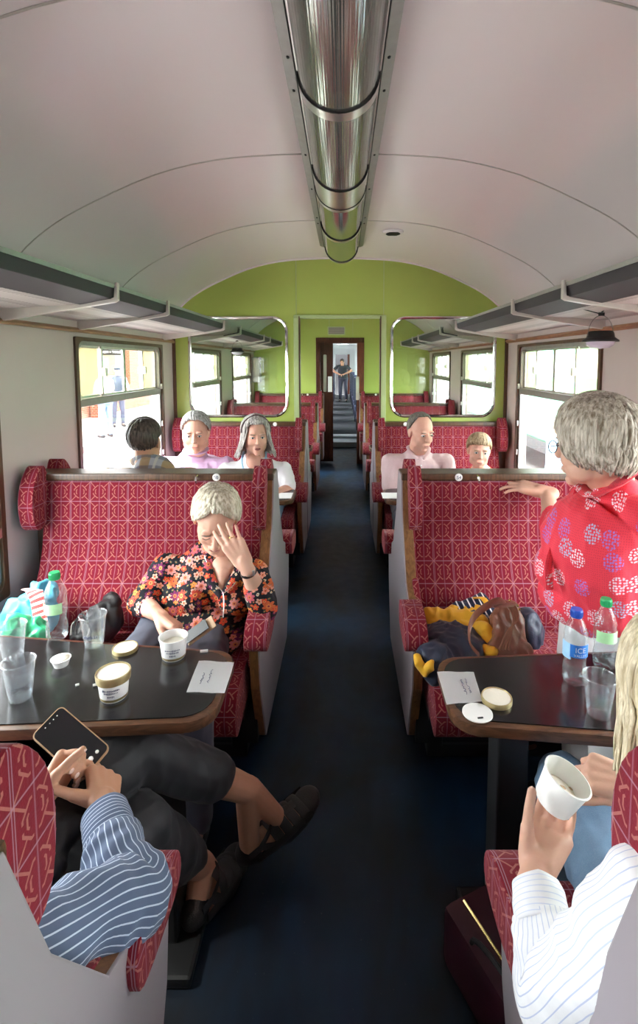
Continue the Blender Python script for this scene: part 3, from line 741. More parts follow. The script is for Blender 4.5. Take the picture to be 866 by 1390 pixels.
for (x, y) in ((.335, 3.30), (-.33, 1.13), (.32, .3)):
    z = arch_z(x)-.001
    b = new(); lathe(b, [(.0, -.012), (.05, -.014), (.062, -.010), (.066, 0), (.0, .004)], (x, y, z), 24)
    v = obj('ceiling_vent', b, M['ceil'], None, True); tag(v, {.335: 'small round slotted vent on the ceiling right of the light fitting', -.33: 'round dark vent at the very top left of the ceiling', .32: 'round vent in the ceiling above the viewer'}[x], 'vent')
    b = new()
    for k in range(-3, 4): box(b, x-.045*math.cos(k/3.6), x+.045*math.cos(k/3.6), y+k*.012-.003, y+k*.012+.003, z-.017, z-.011)
    obj('slots', b, M['black'], v)

# ------------------------------------------------------------------ seats
XA, XW = .272, 1.325      # outer face of the aisle end panel, wall end of the cushions
def half(e, sd, d, wallwing=True):
    """one sprung half of a back-to-back seat; sd: -1 left of the aisle, d: -1 faces the viewer"""
    X = lambda a: sd*a
    q = lambda pts: [(d*y, z) for y, z in pts]
    xi = XA+.045
    ball = q(smoothpts([(.02, 1.073), (.045, 1.070), (.060, 1.035), (.068, .95), (.085, .82), (.125, .70), (.185, .60), (.200, .52), (.19, .44)], 4)) + q([(.02, .44)])
    b = new(); prism(b, ball, 'x', *sorted((X(xi), X(XW-.06))), .010); obj('backrest', b, M['moq'], e, True)
    b = new(); pr = q(smoothpts([(.15, .335), (.15, .455), (.30, .475), (.48, .480), (.58, .472), (.62, .44), (.632, .39), (.62, .335), (.59, .315)], 4)); prism(b, pr, 'x', *sorted((X(xi+.015), X(XW))), .014); obj('seat', b, M['moq'], e, True)
    # padded ears at head height
    w1 = smoothpts([(.045, 1.09), (.07, 1.14), (.105, 1.13), (.150, 1.07), (.168, .99), (.155, .905), (.12, .875), (.08, .89), (.05, .93), (.045, 1.09)], 3)[:-1]
    for k, (a, b_) in enumerate(((XA+.028, XA+.080), (XW-.075, XW-.012))):
        b = new(); prism(b, q(w1), 'x', *sorted((X(a), X(b_))), .018, 4); obj('headrest_wing', b, M['moq'], e, True)
    # slim padded side strip under the wing, armrest pad, wooden edge posts
    st = q([(.06, .93), (.10, .93), (.17, .76), (.33, .66), (.33, .45), (.18, .45), (.07, .8)])
    b = new(); prism(b, st, 'x', *sorted((X(XA+.028), X(XA+.055))), .008); obj('side_pad', b, M['moq'], e, True)
    b = new(); prism(b, q(smoothpts([(.335, .655), (.355, .685), (.40, .69), (.48, .68), (.53, .655), (.55, .62), (.54, .585), (.49, .575), (.40, .58), (.345, .60), (.335, .655)], 3)[:-1]), 'x', *sorted((X(XA-.034), X(XA+.046))), .016, 4); obj('armrest', b, M['moq'], e, True)
    b = new(); prism(b, q([(.025, 1.09), (.052, 1.097), (.12, .90), (.25, .70), (.345, .655), (.335, .60), (.22, .68), (.09, .90)]), 'x', *sorted((X(XA+.005), X(XA+.046))), .003); obj('edge_post', b, M['woodlt'], e)
    b = new(); prism(b, q([(.46, .59), (.50, .59), (.47, .40), (.36, .14), (.31, .14), (.43, .40)]), 'x', *sorted((X(XA+.005), X(XA+.038))), .003); obj('lower_post', b, M['woodlt'], e)
    b = new(); prism(b, q([(.43, .59), (.475, .59), (.45, .47), (.38, .44)]), 'x', *sorted((X(XA+.032), X(XA+.05))), .006); obj('side_trim', b, M['moq'], e)
def seat_unit(sd, dirs, y):
    e = empty('moquette_bench', (0, 0, 0))
    X = lambda a: sd*a
    lo = min(dirs); hi = max(dirs)
    for d in dirs: half(e, sd, d)
    y0 = -.40 if lo < 0 else -.03; y1 = .40 if hi > 0 else .03
    pl = []
    pts_hi = [(.052, 1.097), (.119, .90), (.249, .70), (.344, .655), (.499, .59), (.469, .40), (.359, .14)]
    if hi > 0: pl += pts_hi[::-1]
    else: pl += [(.015, .14), (.015, 1.097)]
    if lo < 0: pl += [(-y_, z) for y_, z in pts_hi]
    else: pl += [(-.015, 1.097), (-.015, .14)]
    b = new(); prism(b, pl, 'x', *sorted((X(XA), X(XA+.012))), .003); obj('end_panel', b, M['endpanel'], e)
    ya, yb = (-.062 if lo < 0 else -.02), (.062 if hi > 0 else .02)
    b = new(); box(b, *sorted((X(XA+.002), X(XW-.005))), ya, yb, 1.072, 1.103, .008); tr = obj('top_rail', b, M['wood'], e)
    b = new(); box(b, *sorted((X(XA+.03), X(XW))), -.018, .018, .3, 1.075); obj('back_board', b, M['wood'], e)
    for d in dirs:
        b = new(); lathe(b, [(.0, .001), (.014, .001), (.0165, -.001), (.0165, -.003)], n=20, M=Matrix.Translation((X(.52), d*.064, 1.088)) @ Matrix.Rotation(-d*PI/2, 4, 'X'), close=True)
        pl_ = obj('number_plate', b, M['white'], e, True)
        b = new(); xk = X(.60); tube(b, [(xk, d*.06, 1.095), (xk, d*.085, 1.093), (xk, d*.092, 1.08), (xk, d*.085, 1.07)], .005, 8); obj('coat_hook', b, M['chrome'], e, True)
    b = new(); box(b, *sorted((X(XA+.06), X(XW))), -.5 if lo < 0 else 0, .5 if hi > 0 else 0, .30, .335); obj('seat_frame', b, M['black'], e)
    b = new(); box(b, *sorted((X(.36), X(1.25))), max(-.30, y0), min(.30, y1), 0, .30, .01); hb = obj('heater_box', b, M['black'], e)
    for d in dirs:
        b = new(); box(b, *sorted((X(.42), X(.62))), *sorted((d*.30, d*.306)), .05, .25); obj('heater_mesh', b, M['mesh'], hb)
    b = new(); box(b, *sorted((X(.30), X(.36))), max(-.42, y0), min(.42, y1), .14, .30); obj('seat_bearer', b, M['black'], e)
    e.location = (0, y, 0); return e
SG = 'red moquette train seats either side of the aisle'
for sd, nm in ((-1, 'left'), (1, 'right')):
    u = seat_unit(sd, (-1, 1), UC)
    tag(u, 'red patterned back-to-back seat %s of the aisle, %s' % (nm, 'behind the woman in the floral blouse' if sd < 0 else 'holding the coats and brown handbag'), 'bench', SG)
    c1 = copytree(u); c1.location = (sd*(.048 if sd < 0 else .066), .42, 0); c1.scale.x = .97 if sd < 0 else .965
    for ch in c1.children:
        if ch.name.startswith('headrest_wing') and abs(ch.bound_box[0][0]) < .5: ch.location = (sd*(.018 if sd < 0 else .026), .05, 0)
        if ch.name.startswith('armrest'): ch.location = (sd*(.016 if sd < 0 else .006), -.035, -.01)
    tag(c1, 'nearest red patterned seat %s of the aisle, its headrest wing cut by the %s edge' % (nm, nm), 'bench', SG)
    c2 = copytree(u); c2.location.y = 6.06
    tag(c2, 'red patterned back-to-back seat beyond the green partition, %s of the aisle' % nm, 'bench', SG)
    s = seat_unit(sd, (-1,), Y1-.03)
    tag(s, 'red patterned seat against the green partition, %s of the aisle' % nm, 'bench', SG)
    s2 = copytree(s); s2.location.y = YF-.03
    tag(s2, 'farthest red patterned seat against the end wall, %s of the door' % nm, 'bench', SG)
    s3 = seat_unit(sd, (1,), Y1+.075)
    tag(s3, 'red patterned seat on the far side of the partition, %s of the aisle' % nm, 'bench', SG)
for nm, xx in (('left', -.52), ('right', .52)):
    for yy in (UC,):
        text('seat_number', '54' if xx > 0 else '50', .020, Matrix.Translation((xx, yy-.0685, 1.088)) @ Matrix.Rotation(PI/2, 4, 'X'), M['ink'], None)
        o = bpy.data.objects['seat_number'] if nm == 'left' else [q for q in bpy.data.objects if q.name.startswith('seat_number')][-1]
        u = [q for q in bpy.data.objects if q.name.startswith('moquette_bench') and abs(q.location.y-UC) < .01 and ('%s of' % nm) in q['label']][0]
        o.parent = u; o.data.transform(Matrix.Translation((0, -UC, 0)))

# ------------------------------------------------------------------ tables
TZ = .735
def table(sd, yn, yf, dyn, dyf, label, detail=True):
    """yn,yf: near/far edge at the aisle end; the top widens towards the wall by dyn, dyf"""
    xa, xw = .285, 1.34
    e = empty('train_table', (sd*.8, (yn+yf)/2, 0), label, 'table', 'tables fixed between the seats')
    r = .075
    def outline(g):
        P = [(xw, yn-dyn+g)]
        for k in range(7):
            a = PI*1.5 - PI/2*k/6; P.append((xa+g+r+(r)*math.cos(a), yn+g+r+r*math.sin(a)))
        for k in range(7):
            a = PI - PI/2*k/6; P.append((xa+g+r+r*math.cos(a), yf-g-r+r*math.sin(a)))
        P.append((xw, yf+dyf-g)); return [(sd*x, y) for x, y in P]
    b = new(); prism(b, outline(0), 'z', TZ-.032, TZ-.003, .006); obj('wooden_edge', b, M['woodtab'], e, True)
    b = new(); prism(b, outline(.016), 'z', TZ-.008, TZ); obj('table_top', b, M['laminate'], e)
    b = new(); box(b, *sorted((sd*.42, sd*.50)), yn+.10, yf-.10, .03, TZ-.032, .006); box(b, *sorted((sd*.40, sd*.72)), yn+.12, yf-.12, TZ-.06, TZ-.03, .004); box(b, *sorted((sd*.36, sd*.56)), yn+.02, yf-.02, 0, .03, .01)
    obj('leg', b, M['black'], e)
table(-1, 1.148, 1.460, .06, .12, 'black-topped table left of the aisle holding bottle, cups and ice cream tubs')
table(1, 1.135, 1.425, .11, .06, 'black-topped table right of the aisle holding two water bottles')
table(-1, 3.10, 3.42, .08, .08, 'table left of the aisle beside the woman in the white top')
table(1, 3.10, 3.42, .08, .08, 'table right of the aisle in front of the man in the pink shirt')
table(-1, 4.98, 5.30, .08, .08, 'first table beyond the partition, left of the aisle')
table(1, 4.98, 5.30, .08, .08, 'first table beyond the partition, right of the aisle')
# ------------------------------------------------------------------ outside, left: station platform
g = new(); box(g, -9.0, -1.75, -25, 45, -.45, -.29); struct('floor_platform', g, M['platform'])
g = new(); box(g, 1.8, 80, -60, 90, -1.4, -1.2); struct('floor_ground_right', g, M['platform'])
g = new(); box(g, -40, -9, -25, 60, -1.4, -.4); struct('floor_ground_left', g, M['platform'])
e = empty('station_building', (-8.6, 20, -.29), 'orange brick station building across the platform, seen through the left window', 'building')
g = new(); holed(g, [(12.8, -.29), (25, -.29), (25, 4.2), (12.8, 4.2)], [rrect(13.5, 14.6, .7, 2.5, .05, 2), rrect(15.3, 16.3, -.2, 2.4, .02, 2), rrect(19.6, 20.9, .7, 2.5, .05, 2)], 'x', -9.0, -8.6); obj('brick_wall', g, M['brick'], e)
g = new(); box(g, -8.85, -8.8, 13.4, 21.0, -.2, 2.6); obj('pale_windows', g, M['aludull'], e)
g = new(); prism(g, [(-9.4, 4.2), (-8.3, 4.2), (-9.4, 5.4)], 'y', 12.5, 25.3); obj('roof', g, M['rackd'], e)
g = new(); box(g, -8.55, -8.1, 17.4, 17.7, -.29, 2.7, .01); obj('brick_pier', g, M['brick'], e)
g = new(); box(g, -8.0, -7.9, 17.0, 17.1, -.29, 2.7, .01); obj('downpipe', g, M['carg'], e)
s = empty('station_sign', (-7.62, 17.0, 1.97), 'black hanging sign with white lettering above the platform', 'sign')
g = new(); box(g, -7.99, -7.22, 17.0, 17.03, 1.81, 2.18, .005); obj('board', g, M['signk'], s)
g = new()
for x in (-7.9, -7.3): tube(g, [(x, 17.015, 2.18), (x, 17.015, 2.75)], .012, 6)
tube(g, [(-7.98, 17.015, 2.75), (-7.2, 17.015, 2.75)], .02, 6); obj('hanger', g, M['black'], s)
for k, (t_, z) in enumerate((('LADIES WAITING', 2.07), ('ROOM + TOILET', 1.91))):
    text('lettering', t_, .105, Matrix.Translation((-7.6, 16.995, z)) @ Matrix.Rotation(PI/2, 4, 'X'), M['white'], s)
# right: green and cream carriage on the next line, trees behind
e = empty('green_carriage', (5.2, 10, -.9), 'green and cream railway carriage standing outside the right windows', 'carriage')
def bandx(z0, z1, mat, nm, holes=[]):
    g = new(); holed(g, [(2, z0), (19, z0), (19, z1), (2, z1)], holes, 'x', 4.6, 4.66); obj(nm, g, mat, e)
bandx(-.2, 1.28, M['carg'], 'lower_panel'); bandx(1.28, 1.74, M['carc'], 'cream_band'); bandx(1.74, 2.5, M['carg'], 'upper_panel')
g = new(); box(g, 4.5, 7.2, 2, 19, -.45, -.2); obj('underframe', g, M['black'], e)
g = new(); prism(g, [(4.55, 2.5), (4.9, 2.85), (5.9, 3.0), (6.9, 2.85), (7.2, 2.5)], 'y', 2, 19); obj('roof', g, M['white'], e)
g = new(); box(g, 4.66, 7.1, 2, 2.06, -.2, 2.5); box(g, 4.66, 7.1, 18.9, 19, -.2, 2.5); box(g, 7.05, 7.1, 2, 19, -.2, 2.5); obj('body', g, M['carc'], e)
for yb in (4.5, 16.5):
    for dy in (-.9, .9):
        for x in (4.7, 6.6):
            g = new(); lathe(g, [(.0, -.05), (.40, -.05), (.44, -.02), (.40, .05), (0, .05)], n=24, M=Matrix.Translation((x, yb+dy, -.76)) @ Matrix.Rotation(PI/2, 4, 'Y')); obj('wheel', g, M['black'], e)
random.seed(3)
def tree(x, y, h, r, label):
    e = empty('tree', (x, y, -1.2), label, 'tree', 'trees beyond the carriage')
    t = new(); tube(t, [(x, y, -1.2), (x+.1, y, h*.4), (x, y+.1, h*.8)], [.22, .16, .06], 8); obj('trunk', t, M['door'], e, True)
    t = new()
    for k in range(22):
        a = random.uniform(0, 2*PI); rr = random.uniform(0, r*.75); ell(t, (x+rr*math.cos(a), y+rr*math.sin(a), h*.75+random.uniform(-r*.7, r*.7)), random.uniform(.35, .6)*r, seg=10)
    me_ = remesh('foliage', t, M['leaf'], e, vox=.16, smooth=1, wr=.18, wsc=3.2)
tree(11, 26, 6.5, 2.4, 'leafy green tree behind the carriage, farther left'); tree(13.5, 19, 6, 2.3, 'leafy green tree behind the middle of the carriage'); tree(14, 12, 6.5, 2.5, 'leafy green tree behind the carriage, farther right')
# ------------------------------------------------------------------ people
def hand(bm, w, f, n, sgn, curl=(25, 30, 20), sc=1.0, thumb=(.5, .8, .35), tcurl=25, curls=None, spread=.10, tips=None):
    """w wrist, f direction of the fingers, n direction the palm faces, sgn picks the thumb side (l = f x n * sgn)"""
    w = V(w); f = V(f).normalized(); n = V(n); n = (n-f*n.dot(f)).normalized(); l = f.cross(n)*sgn
    off = (.029, .010, -.010, -.028); flen = (.070, .079, .073, .058); kd = (.088, .092, .088, .080)
    cap(bm, w-f*.02*sc, w+f*.02*sc, .023*sc, .024*sc)
    for i in range(4):
        k = w+(f*kd[i]+l*off[i])*sc
        cap(bm, w+(f*.012+l*off[i]*.55)*sc, k, .0155*sc, .0125*sc)
        cap(bm, w+(f*.02+l*off[i]*.5+n*.007)*sc, w+(f*.07+l*off[i]*.8+n*.006)*sc, .014*sc, .011*sc)
        c = curls[i] if curls else curl
        d = (f+l*spread*(1.5-i)/1.5).normalized(); p = k; L = flen[i]*sc; ax = None; ang = 0; r = .0092-.0006*i*(i > 1)
        for s_, (fr, cc) in enumerate(zip((.46, .30, .24), c)):
            ang += math.radians(cc); dd = d*math.cos(ang)+n*math.sin(ang)
            q = p+dd*L*fr; cap(bm, p, q, (r-.0006*s_)*sc, (r-.0006*(s_+1))*sc, 10); p = q
        if tips is not None: tips.append((p, dd, (n*math.cos(ang)-d*math.sin(ang))))
    p = w+(f*.022+l*.020+n*.006)*sc; d = (f*thumb[0]+l*thumb[1]+n*thumb[2]).normalized()
    q = p+d*.040*sc; cap(bm, p, q, .0155*sc, .012*sc)
    for L, r, t in ((.032, .0105, tcurl), (.027, .0095, tcurl)):
        d = (d*math.cos(math.radians(t))+(f*.75+n*.5-l*.25).normalized()*math.sin(math.radians(t))).normalized()
        p = q; q = p+d*L*sc; cap(bm, p, q, r*sc, (r-.001)*sc, 10)
    if tips is not None: tips.append((q, d, -n))
def headm(loc, yaw=0, pitch=0, roll=0, sc=1.0):
    """yaw>0 turns the face towards +x, pitch>0 tips it down"""
    return Matrix.Translation(V(loc)) @ Matrix.Rotation(math.radians(yaw), 4, 'Z') @ Matrix.Rotation(math.radians(pitch), 4, 'X') @ Matrix.Rotation(math.radians(roll), 4, 'Y') @ Matrix.Scale(sc, 4)
def headshape(bm, H, fat=1.0, nose=1.0, child=False):
    def e(c, r): ell(bm, c, r, H, 18)
    def c_(a, b, r0, r1):
        s = H.to_scale()[0]; cap(bm, H @ V(a), H @ V(b), r0*s, r1*s, 10)
    e((0, .012, .034), (.073, .091, .083)); e((0, -.028, -.015), (.065*fat, .056, .083)); e((0, -.036, -.062), (.052*fat, .044, .042))
    if not child: e((0, -.068, -.092), (.021*fat, .020, .018))
    else: e((0, -.060, -.085), (.019, .018, .015))
    for s in (-1, 1):
        e((s*.032*fat, -.055, -.030), (.026*fat, .022, .026)); e((s*.074, .010, -.006), (.008, .018, .030)); e((s*.080, .020, .004), (.006, .012, .018))
        e((s*.040*fat, -.02, -.058), (.022*fat, .040, .032)); e((s*.009*nose, -.098, -.026), (.0085*nose, .010, .008))
        e((s*.031, -.074, .029), (.020, .012, .007))
    c_((0, -.083, .018), (0, -.105*(.96 if child else 1), -.022), .0075, .0105*nose)
    c_((-.017, -.085, -.056), (.017, -.085, -.056), .0065, .0065); c_((-.014, -.083, -.066), (.014, -.083, -.066), .007, .007)
def face(par, H, brow=None, mouth='closed', eyes='open', child=False, lips=None):
    s = H.to_scale()[0]
    for sd in (-1, 1):
        if eyes == 'open':
            b = new(); ell(b, (sd*.031, -.0755, .008), (.0135, .010, .0075), H, 12); o = obj('eye', b, M['sclera'], par, True)
            b = new(); ell(b, (sd*.031, -.0835, .0075), (.0055, .004, .0060), H, 10); obj('iris', b, M['iris'], o, True)
            b = new(); tube(b, [H @ V((sd*(.031+x), -.0855+abs(x)*.25, .0150-abs(x)*.28)) for x in (-.014, -.007, 0, .007, .014)], .0020*s, 6); obj('upper_lid', b, M['brow'], o, True)
        else:
            b = new(); tube(b, [H @ V((sd*(.031+x), -.0845+abs(x)*.3, .003+abs(x)*.2)) for x in (-.014, -.007, 0, .007, .014)], .0017*s, 6); obj('closed_eyelid', b, M['brow'], par, True)
        b = new(); tube(b, [H @ V((sd*(.031+x), -.0865+abs(x)*.25, .030-abs(x-.004)*.22)) for x in (-.016, -.008, 0, .008, .016)], [.0016*s, .0026*s, .003*s, .0026*s, .0012*s], 6); obj('eyebrow', b, brow or M['brow'], par, True)
    b = new()
    if mouth == 'open': ell(b, (0, -.0885, -.061), (.018, .006, .0075), H, 14); m_ = M['lip2']
    else: ell(b, (0, -.0895, -.0605), (.020, .005, .0042), H, 14); m_ = lips or M['lip']
    o = obj('mouth', b, m_, par, True)
    if mouth == 'open':
        b = new(); tube(b, [H @ V((x, -.0925+abs(x)*.35, -.0560-abs(x)*.18)) for x in (-.019, -.01, 0, .01, .019)], .0028*s, 6); obj('upper_lip', b, M['lip'], o, True)
        b = new(); tube(b, [H @ V((x, -.0915+abs(x)*.35, -.0695+abs(x)*.3)) for x in (-.017, -.009, 0, .009, .017)], .0032*s, 6); obj('lower_lip', b, M['lip'], o, True)
def hair(par, H, mat, end, drop=None, r=(.0825, .1005, .0935), c=(0, .014, .037), n=170, lock=.0052, seed=1, swirl=.25, tilt=.28, lift=0, inward=.2, thick=1.0, wave=0, name='hair'):
    """end(phi) -> degrees from the crown where the hair stops; phi 0 = face, 180 = nape; drop(phi) -> hanging length in metres"""
    rnd = random.Random(seed); T = Matrix.Rotation(-tilt, 4, 'X')
    drop = drop or (lambda p: 0)
    s = H.to_scale()[0]
    def pt(phi, th, k=1.0):
        d = V((math.sin(phi)*math.sin(th), -math.cos(phi)*math.sin(th), math.cos(th))); d = T @ d
        return V((c[0]+d.x*r[0]*k, c[1]+d.y*r[1]*k, c[2]+d.z*r[2]*k)), d
    b = new(); N = 40; cols = []
    for i in range(N):
        phi = 2*PI*i/N; pd = math.degrees(phi); pd = 360-pd if pd > 180 else pd
        te = math.radians(end(pd)); dr = drop(pd); col = []
        for j in range(1, 12):
            p, d = pt(phi, te*j/11, .985); col.append(p)
        for j in range(1, 5):
            col.append(p+V((-d.x*inward*dr*(j/4)**2, -d.y*inward*dr*(j/4)**2, -dr*j/4)) if dr else p+V((0, 0, -.0004*j)) - d*.0012*j)
        cols.append([b.verts.new(H @ q) for q in col])
    top = b.verts.new(H @ pt(0, 0, .985)[0])
    for i in range(N):
        A_, B_ = cols[i], cols[(i+1) % N]
        b.faces.new((top, A_[0], B_[0]))
        for j in range(len(A_)-1): b.faces.new((A_[j], A_[j+1], B_[j+1], B_[j]))
    for k in range(n):
        phi = 2*PI*(k+rnd.random())/n; t0 = rnd.uniform(.0, .45)
        pd = math.degrees(phi); pd = 360-pd if pd > 180 else pd
        te = math.radians(end(pd)*rnd.uniform(.93, 1.05)); dr = drop(pd)*rnd.uniform(.85, 1.08)
        sw = swirl*rnd.uniform(-.7, 1); ph0 = phi-sw; L = []; R = []
        kk = rnd.uniform(.99, 1.03)+lift
        for j in range(8):
            t = t0+(1-t0)*j/7; p, d = pt(ph0+sw*t**1.5, te*t, kk+.015*math.sin(3.1*t+k)); L.append(p); R.append(lock*rnd.uniform(.8, 1.25)*(.55+.9*math.sin(PI*min(1, .15+.75*t))))
        if dr:
            for j in range(1, 6):
                q = j/5; L.append(p+V((-d.x*inward*dr*q*q+wave*math.sin(5*q+k), -d.y*inward*dr*q*q+wave*math.cos(4*q+k), -dr*q))); R.append(lock*(1-.6*q))
        else:
            L.append(p-d*.004+V((0, 0, -.006))); R.append(lock*.2)
        tube(b, [H @ q for q in L], [(a*s*1.5*thick, a*s*.8*thick) for a in R], 5, side=H.to_3x3() @ V((math.cos(phi), math.sin(phi), 0)))
    return obj(name, b, mat, par, True, False)
def arm(bm, sh, el, wr, r=(.046, .040, .034, .025)):
    cap(bm, sh, el, r[0], r[1]); cap(bm, el, V(el).lerp(V(wr), .35), r[1], r[1]*1.0); cap(bm, V(el).lerp(V(wr), .35), wr, r[2]*1.08, r[3])
def leg(bm, hip, kn, an, toe, k=1.0):
    cap(bm, hip, kn, .080*k, .056*k); cap(bm, kn, V(kn).lerp(V(an), .35), .054*k, .056*k); cap(bm, V(kn).lerp(V(an), .35), an, .054*k, .034*k)
    cap(bm, an, V(an).lerp(V(toe), .5)+V((0, 0, -.02)), .034*k, .030*k); cap(bm, V(an).lerp(V(toe), .5)+V((0, 0, -.02)), toe, .034*k, .026*k)
def torso(bm, pel, bel, chs, shl, shr, nb, g=0, w=1.0, hips=True, flat=1.0):
    side = (V(shr)-V(shl)).normalized(); mid = (V(shl)+V(shr))/2
    pts = smoothpts([V(pel)-V((0, 0, .06)), pel, bel, chs, mid+V((0, 0, -.03)), mid+V((0, 0, .035)), V(nb)], 3)
    ab = smoothpts([(.15*w+g, .12*flat*w+g), (.175*w+g, .135*flat*w+g), (.165*w+g, .13*flat*w+g), (.175*w+g, .125*flat+g), (.165+g, .095*flat+g), (.11+g, .07+g), (.062+g, .058+g)], 3)
    tube(bm, [V(p) for p in pts], [tuple(a) for a in ab], 24, side=side)
    cap(bm, shl, shr, .046+g, .046+g)
def person(name, label, base, J, top, trouser, skin='skin', group=None, vox=.006, sleeve=1.25, w=1.0, fat=1.0, legs=True, hands=True, shoes='black', flat=1.0, nose=1.0, child=False, wr=.006, topname='shirt', hemleg=.97, cat='person'):
    e = empty(name, base, label, cat, group)
    b = new(); H = J['H'] if 'H' in J else globals()['H']; s = H.to_scale()[0]
    headshape(b, H, fat, nose, child)
    nb = V(J['nb']); cap(b, H @ V((0, .008, -.055)), nb, .052*s*(.8 if child else 1), .062*s*(.8 if child else 1))
    torso(b, J['pel'], J['bel'], J['chs'], J['shl'], J['shr'], nb, -.008, w, flat=flat)
    for k in 'lr':
        arm(b, J['sh'+k], J['el'+k], J['wr'+k])
        if 'hand'+k in J: hand(b, J['wr'+k], **J['hand'+k])
        if legs: leg(b, J['hip'+k], J['kn'+k], J['an'+k], J['toe'+k])
    sk = remesh('body', b, M[skin], e, vox=vox, smooth=2)
    b = new(); torso(b, J['pel'], J['bel'], J['chs'], J['shl'], J['shr'], nb-(nb-(V(J['shl'])+V(J['shr']))/2)*.25, .010, w, flat=flat)
    for k in 'lr':
        sh, el, wr_ = V(J['sh'+k]), V(J['el'+k]), V(J['wr'+k]); sl = J.get('sl'+k, sleeve)
        if sl <= 1: cap(b, sh, sh.lerp(el, sl), .058*(.85 if child else 1), .056*(.85 if child else 1))
        else:
            cap(b, sh, el, .060, .052); q = el.lerp(wr_, sl-1); cap(b, el, q, .052, .044)
    for ex in J.get('extra', []): ell(b, *ex)
    tp = remesh(topname, b, M[top], e, vox=vox*.9, smooth=3, wr=wr, wsc=10, seed=len(label))
    if legs:
        b = new(); cap(b, J['hipl'], J['hipr'], .11, .11)
        ell(b, V(J['pel'])+V((0, 0, -.02)), (.17*w, .15*w, .12))
        for k in 'lr':
            h, kn, an = V(J['hip'+k]), V(J['kn'+k]), V(J['an'+k]); cap(b, h, kn, .092, .068); cap(b, kn, kn.lerp(an, hemleg), .068, .056)
        remesh('trousers', b, M[trouser], e, vox=.009, smooth=3, wr=.007, wsc=9, seed=3)
        for k in 'lr':
            an, toe = V(J['an'+k]), V(J['toe'+k]); d = (toe-an); d.z = 0; d.normalize()
            b = new(); cap(b, an-d*.03+V((0, 0, -.045)), toe+V((0, 0, -.004)), .040, .034); cap(b, an+V((0, 0, -.01)), an-d*.015+V((0, 0, -.04)), .042, .040)
            remesh('shoe', b, M[shoes], e, vox=.007, smooth=2)
    return e, sk, tp
def seated(pel, chest_fwd, d, width=.40, neck=1.0, lean=0.0, sc=1.0, thigh=.42, kneez=.52, spread=.13, mid=None):
    """default joints of a seated body; d = direction the person faces along the coach (+1 away, -1 towards the viewer)"""
    pel = V(pel); J = {}
    mid = V(mid) if mid is not None else V((pel.x, pel.y+d*chest_fwd, pel.z+.46*sc))
    J['pel'] = pel; J['bel'] = pel.lerp(mid, .35)+V((0, -d*.01, 0)); J['chs'] = pel.lerp(mid, .70)
    J['shl'] = mid+V((-width/2, 0, -.035*sc)); J['shr'] = mid+V((width/2, 0, -.035*sc)); J['nb'] = mid+V((0, d*.01, .075*sc))
    for k, s in (('l', -1), ('r', 1)):
        h = pel+V((s*.09*sc, 0, -.01)); J['hip'+k] = h; J['kn'+k] = V((pel.x+s*spread, pel.y+d*thigh*sc, kneez)); J['an'+k] = V((pel.x+s*spread, pel.y+d*(thigh+.03)*sc, .09)); J['toe'+k] = J['an'+k]+V((0, d*.17, -.045))
        J['el'+k] = mid+V((s*(width/2+.03), d*.10, -.26*sc)); J['wr'+k] = J['el'+k]+V((-s*.12, d*.20*sc, .0)); J['hand'+k] = dict(f=(-s*.7, d*.7, 0), n=(0, 0, -1), sgn=-s*d)
    return J
def collar(par, c, rx, ry, tilt, mat, name='collar', r=.009, h=.018, d=-1):
    b = new(); P = []
    for i in range(-9, 10):
        a = PI/2*(1) + i*PI*.9/9
        P.append(V((c[0]+rx*math.cos(a), c[1]-d*(-1)*ry*math.sin(a)*(-1), c[2]+tilt*math.sin(a))))
    tube(b, P, [(r, h)]*len(P), 8, side=(0, 1, .2)); return obj(name, b, mat, par, True)

# ---- woman in the floral blouse, left bench
H = headm(A(293, 706, 1.93), 10, 40, 6, 1.04)
J = seated((-.585, 2.00, .56), .02, -1, .36, mid=A(287, 792, 2.02))
J['shl'] = A(226, 772, 2.0); J['shr'] = A(346, 780, 2.0); J['nb'] = A(298, 752, 2.02)
J['ell'] = A(192, 818, 1.93); J['wrl'] = A(214, 834, 1.78); J['handl'] = dict(f=(.80, -.35, -.30), n=(-.1, -.45, -.9), sgn=-1, curls=[(18, 22, 15), (30, 35, 25), (38, 40, 30), (42, 40, 30)], thumb=(.8, .35, .4), sc=1.05)
J['elr'] = A(358, 826, 1.83); J['wrr'] = A(334, 768, 1.76); J['handr'] = dict(f=(-.52, .10, .85), n=(-.15, 1, -.12), sgn=1, curl=(10, 16, 12), spread=.13, thumb=(.9, .25, .5), tcurl=10, sc=1.04)
J['sll'] = 1.42; J['slr'] = 1.45
J['extra'] = [(A(270, 862, 1.90), (.17, .13, .11)), (A(262, 815, 1.90), (.06, .05, .055)), (A(318, 815, 1.90), (.06, .05, .055))]
e, body, top = person('person', 'woman with short ash-blonde hair and black floral blouse, head down, hand to her brow', (-.585, 1.98, 0), J, 'floral', 'bluegrey', 'skin', vox=.0042, w=1.06, topname='blouse', wr=.006, hemleg=.95)
face(e, H, eyes='closed', brow=M['brow'])
hair(e, H, M['h_ash'], lambda p: 50 if p < 15 else 46+(p-15)*.85 if p < 75 else 98 if p < 100 else 92+(p-100)*.42, n=420, lock=.0044, seed=4, swirl=1.1, lift=.03)
